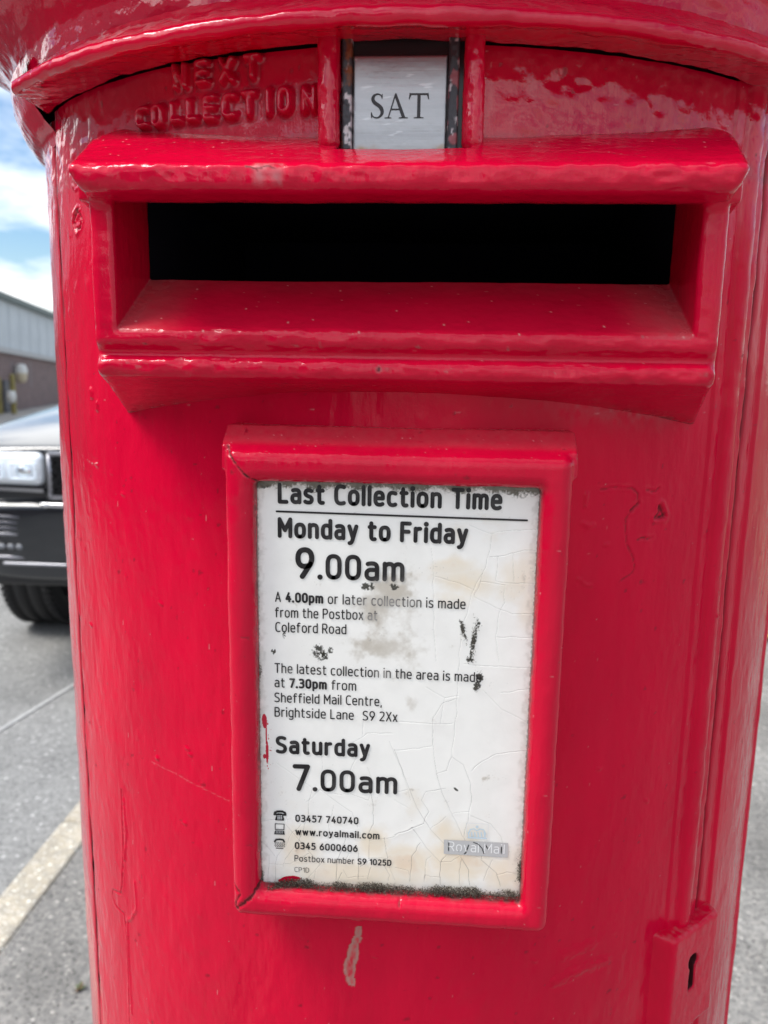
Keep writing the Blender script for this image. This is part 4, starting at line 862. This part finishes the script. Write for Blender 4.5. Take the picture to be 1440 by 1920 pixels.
# ---- cap: front drip moulding, back ovolo ring, flared cap and dome
def rev_np(name, prof, a0, a1, n, material, amp=.0006, seed=500, cutx=None, ends=False):
    """prof: (r, z) outline; revolved between two angles (radians from the front) with hand-painted unevenness"""
    P_ = []
    for (r0, z0), (r1, z1) in zip(prof[:-1], prof[1:]):
        m = max(int(math.hypot(r1-r0, z1-z0)/.0008), 1)
        P_ += [(r0+(r1-r0)*k/m, z0+(z1-z0)*k/m) for k in range(m)]
    P_.append(prof[-1]); P_ = np.array(P_)
    for _ in range(3): P_[1:-1] = (P_[:-2]+2*P_[1:-1]+P_[2:])/4
    A = np.linspace(a0, a1, n); m = len(P_)
    r, ang = np.meshgrid(P_[:, 0], A); z, _ = np.meshgrid(P_[:, 1], A)
    if cutx: ang = ang/a1*np.arcsin(np.minimum((cutx+.0050*(.2656-r)/.0296)/r, .99))           # ends sawn straight along the door edge
    t = np.gradient(P_, axis=0); t /= np.linalg.norm(t, axis=1)[:, None]+1e-9; nr, nz_ = t[:, 1], -t[:, 0]
    x, y = r*np.sin(ang), -r*np.cos(ang); o_ = amp*fbm(x*55, y*55, z*90, 2, seed)+amp*.5*fbm(x*190, y*190, z*220, 2, seed+5)
    r2, z2 = r+o_*nr[None], z+o_*nz_[None]
    V = np.stack([r2*np.sin(ang), -r2*np.cos(ang), z2], -1).reshape(-1, 3); Fq = grid_faces(n, m)[:, ::-1]
    o = mesh_np(name, V, Fq, material, box)
    if ends:
        bm = bmesh.new(); bm.from_mesh(o.data); bm.verts.ensure_lookup_table()
        for k in (0, n-1):
            try:
                f = bm.faces.new([bm.verts[k*m+j] for j in range(m)]); f.smooth = False
            except ValueError: pass
        bmesh.ops.recalc_face_normals(bm, faces=[f for f in bm.faces if len(f.verts) > 4]); bm.to_mesh(o.data); bm.free()
    return o
CA = math.radians(51.4)
rev_np('drip_moulding', [(.2366, 1.4930), (.2366, 1.4822), (.2374, 1.4812), (.2545, 1.4792), (.2625, 1.4772), (.2648, 1.4778), (.2656, 1.4805), (.2648, 1.4828), (.2620, 1.4842), (.2500, 1.4925), (.2475, 1.4960)], -CA, CA, 420, m_redcap, .00055, 510, cutx=.1795, ends=True)
rev_np('cap_ring', [(.2340, 1.468), (.2352, 1.4735), (.2400, 1.4775), (.2455, 1.4855), (.2490, 1.4950), (.2502, 1.5040), (.2480, 1.5060)], math.radians(53.5), math.radians(360-50.6), 300, m_redcap, .0004, 520)
rev_np('cap', [(.2455, 1.4952), (.2462, 1.5080), (.2495, 1.5150), (.2570, 1.5235), (.2690, 1.5330), (.2850, 1.5400), (.2920, 1.5440), (.2930, 1.5520), (.2850, 1.5600), (.2600, 1.5800), (.2150, 1.6020), (.1500, 1.6220), (.08, 1.6330), (.0005, 1.6360)], 0, math.tau, 480, m_redcap, .0007, 540)
mesh_np('cap_plate', cyl_pts(*np.meshgrid(np.radians(np.linspace(0, 360, 60))*R0, np.array([1.4868, 1.4869])), np.repeat([[.01], [.2345]], 60, 1)), grid_faces(2, 60), m_crack, box)

# ================================================================== SPORT UTILITY VEHICLE
m_paint = mat('dark_car_paint', (.012, .014, .018), .22, metal=.3, coat=1)
m_plastic = mat('black_car_plastic', (.016, .016, .017), .45); m_trim = mat('grey_satin_trim', (.33, .33, .36), .35, metal=.7)
m_chrome = mat('bright_trim', (.72, .73, .75), .15, metal=1); m_tyre = mat('tyre_rubber', (.014, .014, .015), .75, bumps=((120, ONE, .004, .3),))
m_glass = mat('car_glass', (.02, .025, .03), .04, spec=.8); m_lens = mat('headlamp_lens', (.74, .79, .84), .08, spec=.8, coat=1); m_refl = mat('lamp_reflector', (.80, .84, .88), .12, metal=.9)
m_ring = mat('lamp_ring_white', (.62, .70, .78), .3); m_mesh = mat('grille_mesh_black', (.01, .01, .011), .35, metal=.4); m_alloy = mat('alloy_wheel', (.35, .36, .38), .3, metal=.9)
b_ = m_ring.node_tree.nodes['Principled BSDF']; b_.inputs['Emission Color'].default_value = (.9, .95, 1, 1); b_.inputs['Emission Strength'].default_value = .15
m_slat = mat('dark_grey_slat', (.11, .11, .13), .3, metal=.5)
m_foglens = mat('grey_lamp_lens', (.22, .23, .25), .3)
CX, CY = -1.185, 2.62
car = empty('parked_car', (CX, CY, ZR), 'dark sport utility vehicle with pale shining bonnet and clear headlamp parked behind the post box', 'car')
def loft(name, st, material, parent=car, sub=2, close=True):
    """st: list of (y, [(halfwidth, z)...]) with equal point counts, right side mirrored"""
    vs, fs = [], []; k = len(st[0][1]); m = 2*k
    for y, pr in st:
        vs += [(-w, y, z) for w, z in pr] + [(w, y, z) for w, z in reversed(pr)]
    for i in range(len(st)-1):
        for j in range(m):
            a, b = i*m+j, i*m+(j+1) % m; fs.append((a, a+m, b+m, b))
    if close:
        for i, rv in ((0, 0), (len(st)-1, 1)):
            for j in range(k-1):
                q = (i*m+j, i*m+j+1, i*m+m-2-j, i*m+m-1-j); fs.append(q if not rv else q[::-1])
    o = mesh_py(name, vs, fs, material, parent, smooth=True)
    if sub: s = o.modifiers.new('s', 'SUBSURF'); s.levels = sub; s.render_levels = sub
    return o
def sect(hb, w_low, z_low, w_mid, z_mid, w_sh, z_sh, z_top): return [(hb, z_low), (w_low, z_low), (w_low+.02, z_low+.03), (w_mid, z_mid), (w_mid, (z_mid+z_sh)/2), (w_sh, z_sh), (w_sh-.05, z_top-.02), (w_sh*.55, z_top), (.02, z_top+.01)]
loft('body', [(.02, sect(.3, .70, .42, .80, .55, .78, .90, .985)), (.05, sect(.3, .78, .36, .88, .55, .86, .94, 1.005)), (.20, sect(.3, .90, .36, .965, .55, .955, .97, 1.045)), (.45, sect(.3, .95, .40, .985, .6, .97, 1.0, 1.085)), (1.2, sect(.3, .96, .40, .99, .6, .97, 1.05, 1.16)),
              (1.35, sect(.3, .96, .32, .99, .6, .97, 1.08, 1.17)), (3.2, sect(.3, .96, .32, .99, .6, .96, 1.10, 1.15)), (4.5, sect(.3, .93, .38, .97, .6, .93, 1.10, 1.15)), (4.85, sect(.3, .85, .42, .90, .6, .86, 1.08, 1.12)), (4.9, sect(.3, .8, .46, .86, .62, .82, 1.0, 1.06))], m_paint)
loft('roof', [(1.28, [(.80, 1.12), (.78, 1.15), (.70, 1.17), (.35, 1.19), (.02, 1.19)]), (1.95, [(.90, 1.12), (.80, 1.50), (.70, 1.72), (.35, 1.77), (.02, 1.78)]), (2.6, [(.91, 1.12), (.82, 1.55), (.72, 1.78), (.35, 1.83), (.02, 1.835)]), (4.1, [(.90, 1.12), (.80, 1.55), (.70, 1.77), (.35, 1.82), (.02, 1.825)]), (4.75, [(.84, 1.10), (.78, 1.35), (.66, 1.68), (.35, 1.74), (.02, 1.75)])], m_paint)
mesh_py('windscreen', [(-.70, 1.33, 1.245), (-.33, 1.30, 1.255), (.33, 1.30, 1.255), (.70, 1.33, 1.245), (.62, 1.90, 1.735), (.32, 1.88, 1.765), (-.32, 1.88, 1.765), (-.62, 1.90, 1.735)], [(0, 1, 6, 7), (1, 2, 5, 6), (2, 3, 4, 5)], m_glass, car)
for s in (-1, 1):
    for y0, y1 in ((1.95, 2.75), (2.82, 3.7), (3.78, 4.4)):
        mesh_py('side_window', [(s*.905, y0-(.25 if y0 < 2 else 0), 1.19), (s*.905, y1, 1.19), (s*.83, y1-.05, 1.58), (s*.83, y0+.08, 1.58)], [(0, 1, 2, 3) if s > 0 else (3, 2, 1, 0)], m_glass, car)
# front wheels and rear wheels
for s in (-1, 1):
    for yw in (.92, 3.85):
        tb2 = MB(); xw = s*.845; w2 = .138; Rw = .375
        tb2.rev([(.25, -w2*.8), (.30, -w2), (Rw-.035, -w2), (Rw-.008, -w2*.88), (Rw, -w2*.70), (Rw, -.082), (Rw-.009, -.080), (Rw-.009, -.066), (Rw, -.064), (Rw+.001, -.012), (Rw-.009, -.010), (Rw-.009, .010), (Rw+.001, .012), (Rw, .064), (Rw-.009, .066), (Rw-.009, .080), (Rw, .082), (Rw, w2*.7), (Rw-.008, w2*.88), (Rw-.035, w2), (.30, w2), (.25, w2*.8)], (xw, yw, Rw), 96, 'x')
        wh = MB()
        for k in range(64):                        # cross grooves of the tread read as small raised shoulder blocks
            a = math.tau*k/64
            for sx in (-1, 1):
                c, n_ = math.cos(a), math.sin(a); h2 = .006
                pts = [(xw+sx*dx, yw+c*r-n_*e, Rw+n_*r+c*e) for r in (Rw-.012, Rw+.004) for dx in (.086, .128) for e in (-.012, .012)]
                wh.add(pts, [(0, 1, 3, 2), (4, 6, 7, 5), (0, 4, 5, 1), (2, 3, 7, 6), (0, 2, 6, 4), (1, 5, 7, 3)])
        tb2.add(wh.v, wh.f)
        t_ = tb2.build('wheel', m_tyre, car, smooth=True)
        rm = MB().rev([(.02, s*.09), (.06, s*.10), (.10, s*.07), (.235, s*.085), (.255, s*.115), (.258, s*.10), (.25, -s*.05), (.02, -s*.05)], (xw, yw, Rw), 48, 'x')
        rm.build('rim', m_alloy, t_, smooth=True)
mesh_py('wheel_arch_liner', box_v(-.97, .97, .46, 1.38, .46, .9), BOXF, m_plastic, car)
def fx(px_, y_, d=0): p = at_y(px_, y_, CY+d); return p[0]-CX, p[2]-ZR
# front panel pieces, each facing the viewer at the nose
def panel(name, x0, x1, z0, z1, y0, y1, material, parent=car, bev=.008): return mesh_py(name, box_v(x0, x1, y0, y1, z0, z1), BOXF, material, parent, bevel=bev, seg=3)
def both(name, x0, x1, z0, z1, y0, y1, material, bev=.008, parent=car): return [panel(name, *( (x0, x1) if s > 0 else (-x1, -x0)), z0, z1, y0, y1, material, parent, bev) for s in (-1, 1)]
zl0, zl1 = .80, .965
hl = []
for s in (-1, 1):
    # headlamp: body with a swept outer end
    xa, xb = .495, .90; P8 = [(xa, -.016), (xb-.1, .012), (xb, .12), (xb, .30), (xa, .20)]
    vs = [(s*x, y, zl0) for x, y in P8]+[(s*x, y+.012, zl1) for x, y in P8]; fs = [(4, 3, 2, 1, 0), (5, 6, 7, 8, 9)]+[(i, (i+1) % 5, 5+(i+1) % 5, 5+i) for i in range(5)]
    if s < 0: fs = [f[::-1] for f in fs]
    h_ = mesh_py('headlamp', vs, fs, m_lens, car, bevel=.034, seg=5)
    for cx_, wd in ((.565, .058), (.69, .055)):
        ring = MB(); pts = [(s*cx_+wd*max(-.62, min(.62, 1.05*math.cos(a)))*1.3, -.020+.08*max(0, cx_-.6), (zl0+zl1)/2-.006+.048*max(-.8, min(.8, math.sin(a)*1.15))) for a in np.linspace(0, math.tau, 40)]
        ring.tube(pts, .0055, 8); ring.build('running_light', m_ring, h_, smooth=True)
        MB().rev([(.003, -.012), (.030, -.010), (.034, 0), (.034, .02)], (s*cx_, -.006+.08*max(0, cx_-.6), (zl0+zl1)/2-.006), 32, 'y').build('lamp_reflector', m_refl, h_, smooth=True)
    mesh_py('headlamp_trim', [(s*(xa+.0), -.008, zl0-.030), (s*(xb-.1), .035, zl0-.030), (s*(xb-.1), .06, zl0-.030), (s*xa, .02, zl0-.030), (s*xa, -.008, zl0-.014), (s*(xb-.1), .035, zl0-.014), (s*(xb-.1), .06, zl0-.014), (s*xa, .02, zl0-.014)],
            BOXF if s > 0 else [f[::-1] for f in BOXF], m_chrome, car)
panel('grille_surround', -.480, .480, .735, .975, -.012, .05, m_plastic)
gm = MB()
for r_ in range(6):
    z0 = .768+r_*.033
    gm.box(-.44, .44, -.026, -.010, z0, z0+.010)
    for c_ in range(30):
        x0 = -.435+c_*.0298+(r_ % 2)*.0149; gm.box(x0, x0+.009, -.023, -.011, z0+.0102, z0+.0328)
gm.build('grille', m_mesh, car)
gr = MB()
for a in (((-.452, .750), (-.452, .962)), ((.452, .750), (.452, .962)), ((-.452, .750), (.452, .750)), ((-.452, .962), (.452, .962))): gr.tube([(a[0][0], -.016, a[0][1]), (a[1][0], -.016, a[1][1])], .012, 10)
gr.build('grille_frame', m_trim, car, smooth=True)
panel('nose_trim_strip', -.50, .50, .700, .722, -.034, .03, m_chrome, bev=.006)
for s in (-1, 1): MB().rev([(.0005, -.040), (.012, -.038), (.014, -.03), (.014, 0)], (s*.475, 0, .711), 20, 'y').build('parking_sensor', m_chrome, car, smooth=True)
loft('bumper', [(-.03, [(.3, .35), (.60, .35), (.64, .37), (.70, .50), (.70, .65), (.62, .69), (.3, .695), (.02, .695)]), (.0, [(.3, .31), (.70, .31), (.74, .34), (.80, .50), (.80, .68), (.72, .725), (.3, .735), (.02, .735)]), (.12, [(.3, .31), (.86, .32), (.89, .36), (.935, .5), (.935, .70), (.88, .76), (.3, .78), (.02, .78)]), (.34, [(.3, .34), (.93, .36), (.95, .40), (.975, .5), (.975, .7), (.94, .78), (.3, .8), (.02, .8)])], m_paint)
for s in (-1, 1):
    vt = panel('side_vent', *((.545, .80) if s > 0 else (-.80, -.545)), .545, .665, -.005, .05, m_plastic)
    for k in range(4): panel('vent_slat', *((.555-.0*k, .80) if s > 0 else (-.80, -.555)), .549+k*.029, .565+k*.029, -.022, .03, m_trim if k == 0 else m_slat, vt, .004)
    fl = panel('fog_lamp', *((.56, .80) if s > 0 else (-.80, -.56)), .468, .520, -.020, .05, m_black, bev=.01)
    for k in range(5): MB().rev([(.0005, -.010), (.014, -.008), (.016, 0)], (s*(.595+k*.034), -.014, .494), 20, 'y').build('lamp_lens', m_foglens, fl, smooth=True)
panel('lower_grille', -.34, .34, .55, .655, -.035, .02, m_mesh)
panel('skid_strip', -.82, .82, .430, .448, -.022, .08, m_trim, bev=.006); panel('skid_strip', -.66, .66, .400, .416, -.030, .08, m_trim, bev=.006)
panel('lower_lip', -.80, .80, .285, .385, .005, .30, m_plastic, bev=.02)
for s in (-1, 1): MB().add([(s*(.97+x), 1.95+y, 1.22+z) for x, y, z in [(-.06, -.05, 0), (.17, -.05, .0), (.17, .07, 0), (-.06, .07, 0), (-.06, -.04, .16), (.15, -.04, .16), (.15, .07, .16), (-.06, .07, .16)]], BOXF if s > 0 else [f[::-1] for f in BOXF]).build('wing_mirror', m_paint, car, bevel=.03, seg=4)

# settle the proportions of the high bumper and the narrow grille of this vehicle
for o in car.children_recursive:
    if o.type != 'MESH' or o.name.split('.')[0] in ('wheel', 'rim'): continue
    for v in o.data.vertices:
        x, y, z = v.co; k = sst(1.2, .4, y)
        ax = abs(x); nx_ = ax*.87 if ax < .5 else .435+(ax-.5)*1.13
        v.co = (math.copysign(ax+(nx_-ax)*k, x), y, .45+(z-.285)*.84 if z < 1.005 else z+.05)
    o.data.update()

# ================================================================== WAREHOUSE
m_clad = mat('grey_blue_cladding', (.56, .60, .63), .5, vary=((.50, .54, .57), 1.2, .4, .6, ONE)); m_verge = mat('dark_verge_trim', (.14, .17, .16), .6)
m_wdoor = mat('dark_steel_door', (.06, .06, .075), .5); m_yel = mat('faded_yellow_paint', (.30, .24, .06), .6, vary=((.22, .18, .07), 6, .4, .6, ONE)); m_white = mat('white_fitting', (.75, .73, .68), .4); m_cream = mat('cream_fitting', (.62, .52, .36), .4)
def brick_mat(name, c1, c2, mortar, scale, rowh=.075, bw=.225, ms=.011):
    m = bpy.data.materials.new(name); m.use_nodes = True; t = m.node_tree; n = t.nodes; l = t.links; b = n['Principled BSDF']; b.inputs['Roughness'].default_value = .85
    tcn = n.new('ShaderNodeTexCoord'); sp = n.new('ShaderNodeSeparateXYZ'); l.new(tcn.outputs['Object'], sp.inputs[0])
    cm = n.new('ShaderNodeCombineXYZ'); l.new(sp.outputs[0], cm.inputs[0]); l.new(sp.outputs[2], cm.inputs[1])
    br = n.new('ShaderNodeTexBrick'); br.inputs['Scale'].default_value = 1; br.inputs['Brick Width'].default_value = bw; br.inputs['Row Height'].default_value = rowh; br.inputs['Mortar Size'].default_value = ms
    br.inputs['Color1'].default_value = (*c1, 1); br.inputs['Color2'].default_value = (*c2, 1); br.inputs['Mortar'].default_value = (*mortar, 1); l.new(cm.outputs[0], br.inputs['Vector'])
    nz = n.new('ShaderNodeTexNoise'); nz.inputs['Scale'].default_value = scale; nz.inputs['Detail'].default_value = 6; l.new(tcn.outputs['Object'], nz.inputs['Vector'])
    mr = n.new('ShaderNodeMapRange'); mr.inputs[3].default_value = .7; mr.inputs[4].default_value = 1.25; l.new(nz.outputs['Fac'], mr.inputs[0])
    mm = n.new('ShaderNodeMix'); mm.data_type = 'RGBA'; mm.blend_type = 'MULTIPLY'; mm.inputs['Factor'].default_value = 1; l.new(br.outputs['Color'], mm.inputs['A']); l.new(mr.outputs[0], mm.inputs['B']); l.new(mm.outputs['Result'], b.inputs['Base Color'])
    bp = n.new('ShaderNodeBump'); bp.inputs['Distance'].default_value = .006; bp.inputs['Strength'].default_value = .6; bp.invert = True; l.new(br.outputs['Fac'], bp.inputs['Height']); l.new(bp.outputs[0], b.inputs['Normal'])
    return m
m_bk = brick_mat('dark_brown_brick', (.19, .125, .12), (.24, .155, .145), (.26, .21, .20), 3); m_bk2 = brick_mat('pale_red_brick', (.42, .20, .13), (.50, .30, .21), (.60, .55, .47), 9)
dB = ray(505, 752); dB = dB/np.linalg.norm(dB[:2])                 # direction along the wall
A0 = at_z(0, 775, ZR)
wh_ = empty('warehouse', (A0[0], A0[1], ZR), 'grey clad warehouse with dark brick lower wall and steel door, across the road', 'warehouse', rz=math.atan2(dB[1], dB[0]))
tilt = math.atan2(dB[2], 1); wh_.rotation_euler = (0, -tilt, math.atan2(dB[1], dB[0]))
bpy.context.view_layer.update(); WM = np.array(wh_.matrix_world.inverted())
def wloc(x, y):                                                    # pixel -> wall-local (along, up)
    d = ray(x, y); o_ = WM[:3, :3] @ CAM + WM[:3, 3]; dd = WM[:3, :3] @ d; t = -o_[1]/dd[1]; p = o_+dd*t; return p[0], p[2]
zr, zbk = wloc(50, 581)[1], wloc(50, 666)[1]
print('WALL', wloc(0, 562), wloc(98, 600), wloc(0, 657), wloc(100, 677), wloc(0, 775), wloc(100, 768))
X0, X1 = -40, 45
mesh_py('brick_wall', box_v(X0, X1, .0, 12, -3, zbk), BOXF, m_bk, wh_)
cl = MB(); cl.box(X0, X1, -.05, 12, zbk+.003, zr)
for k in range(int((X1-X0)/1.)): cl.box(X0+k*1., X0+k*1.+.03, -.058, -.052, zbk+.02, zr-.02)
cl.build('cladding', m_clad, wh_)
mesh_py('drip_flashing', box_v(X0, X1, -.12, -.052, zbk-.06, zbk+.08), BOXF, mat('pale_flashing', (.42, .42, .42), .5), wh_)
mesh_py('verge_gutter', box_v(X0-.1, X1+.1, -.22, .1, zr+.003, zr+.16), BOXF, m_verge, wh_)
mesh_py('roof', [(X0, .1, zr+.10), (X1, .1, zr+.10), (X1, 6, zr+1.0), (X0, 6, zr+1.0), (X1, 12, zr+.1), (X0, 12, zr+.1)], [(0, 1, 2, 3), (3, 2, 4, 5)], m_clad, wh_)
d0, d1, dt = wloc(5, 745)[0], wloc(24, 745)[0], wloc(15, 713)[1]
dr_ = mesh_py('door', box_v(d0, d1, -.06, -.003, -.4, dt), BOXF, m_wdoor, wh_, bevel=.02); mesh_py('handle', box_v(d1-.2, d1-.1, -.12, -.062, .9, 1.1), BOXF, m_trim, dr_)
lx, lz = wloc(37, 701); lx -= .5; lp = MB(); lp.rev([(.001, .28), (.12, .25), (.17, .12), (.17, -.02)], (lx, -.18, lz), 24).rev([(.17, -.022), (.15, -.18), (.10, -.26), (.001, -.28)], (lx, -.18, lz), 24); lw = lp.build('wall_lamp', m_cream, wh_, smooth=True)
MB().rev([(.001, .285), (.125, .255), (.175, .12), (.175, .0)], (lx, -.18, lz), 24).build('lamp_shade', m_white, lw, smooth=True)
for x_, w_ in ((22, 14), (56, 10)):
    px_, pz_ = wloc(x_, 672); mesh_py('bleached_stain', box_v(px_-w_*.008, px_+w_*.008, -.004, .001, pz_-.9, pz_-.1), BOXF, mat('lime_bloom', (.24, .20, .20), .9), wh_)
mesh_py('forecourt', [tuple((np.array(wh_.matrix_world) @ np.array([x, y, 0, 1]))[:2])+(ZR+.004,) for x, y in ((X0, -.1), (X1, -.1), (X1, -2.7), (X0, -2.7))], [(0, 3, 2, 1)],
        mat('pale_concrete', (.47, .44, .40), .85, spec=.2, vary=((.36, .34, .31), .8, .4, .62, (1, 1, 1))), kind='structure')
# yellow posts beside the warehouse door
LBL = ['yellow steel post left of the dark warehouse door', 'yellow steel post right of the warehouse door with a white plate on it']
for k, x_ in enumerate((1, 27)):
    p = at_z(x_, 776.5, ZR)
    g = empty('bollard', (p[0], p[1], ZR), LBL[k], 'bollard', 'yellow posts by the warehouse door')
    hb = 1.0 if k == 0 else 1.08
    MB().rev([(.0005, hb), (.05, hb-.012), (.066, hb-.04), (.07, hb-.08), (.07, .02), (.10, .0)], n=24).build('post', m_yel, g, smooth=True)
    if k == 1: MB().rev([(.001, .62), (.10, .60), (.125, .45), (.10, .30), (.001, .28)], (.0, -.10, .02), 20).build('white_plate', m_white, g, smooth=True)

# ================================================================== BRICK WALL, WEEDS
wb = at_z(1437, 1196, 0)
bw = empty('garden_wall', (wb[0]-.25, wb[1]+.06, 0), 'low pale red brick wall with light mortar beyond the pavement on the right', 'wall', rz=math.radians(-8))
mesh_py('brickwork', box_v(0, 5.5, 0, .215, -.02, 1.25), BOXF, m_bk2, bw); mesh_py('coping', box_v(-.03, 5.53, -.03, .245, 1.253, 1.32), BOXF, m_kerb, bw, bevel=.012)
m_leaf = mat('weed_leaf', (.06, .09, .03), .6, vary=((.10, .11, .04), 40, .4, .6, ONE)); m_flower = mat('yellow_flower', (.80, .66, .05), .6); m_dead = mat('dead_leaf', (.12, .07, .035), .8)
def weed(name, loc, label, n, L, fl=0, dead=.0):
    g = empty(name, loc, label, 'weed'); lf = MB(); dd = MB()
    for k in range(n):
        a = random.random()*math.tau; e = .25+random.random()*.9; l_ = L*(.5+random.random()*.7); w_ = l_*.16
        d = Vector((math.cos(a)*math.cos(e), math.sin(a)*math.cos(e), math.sin(e))); s = Vector((-math.sin(a), math.cos(a), 0))
        pts = [Vector((0, 0, 0)), d*l_*.5+s*w_, d*l_-Vector((0, 0, l_*.18)), d*l_*.5-s*w_, d*l_*.5+Vector((0, 0, w_*.3))]
        (dd if random.random() < dead else lf).add(pts, [(0, 1, 4), (1, 2, 4), (2, 3, 4), (3, 0, 4)])
    lf.build('leaf', m_leaf, g)
    if dd.v: dd.build('dead_leaf', m_dead, g)
    for k in range(fl):
        a = random.random()*math.tau; rr = random.random()*L*.8; c = Vector((math.cos(a)*rr, math.sin(a)*rr, L*(.5+random.random()*.5))); f_ = MB(); f_.tube([(0, 0, 0), c*.6, c], .0018, 6); st_ = f_.build('stem', m_leaf, g)
        MB().rev([(.0005, .008), (.012, .007), (.019, .003), (.012, -.003), (.002, -.006)], tuple(c), 14).build('flower', m_flower, st_)
p = at_z(1441, 1200, 0); weed('dandelion', (p[0]+.0, p[1]-.02, 0), 'yellow flowering weed at the foot of the brick wall', 26, .07, 7)
p = at_z(148, 1857, 0); weed('weed_tuft', (p[0], p[1], 0), 'small brown and green weed in the pavement beside the foot of the post box', 14, .020, 0, .5)
bpy.context.view_layer.update()
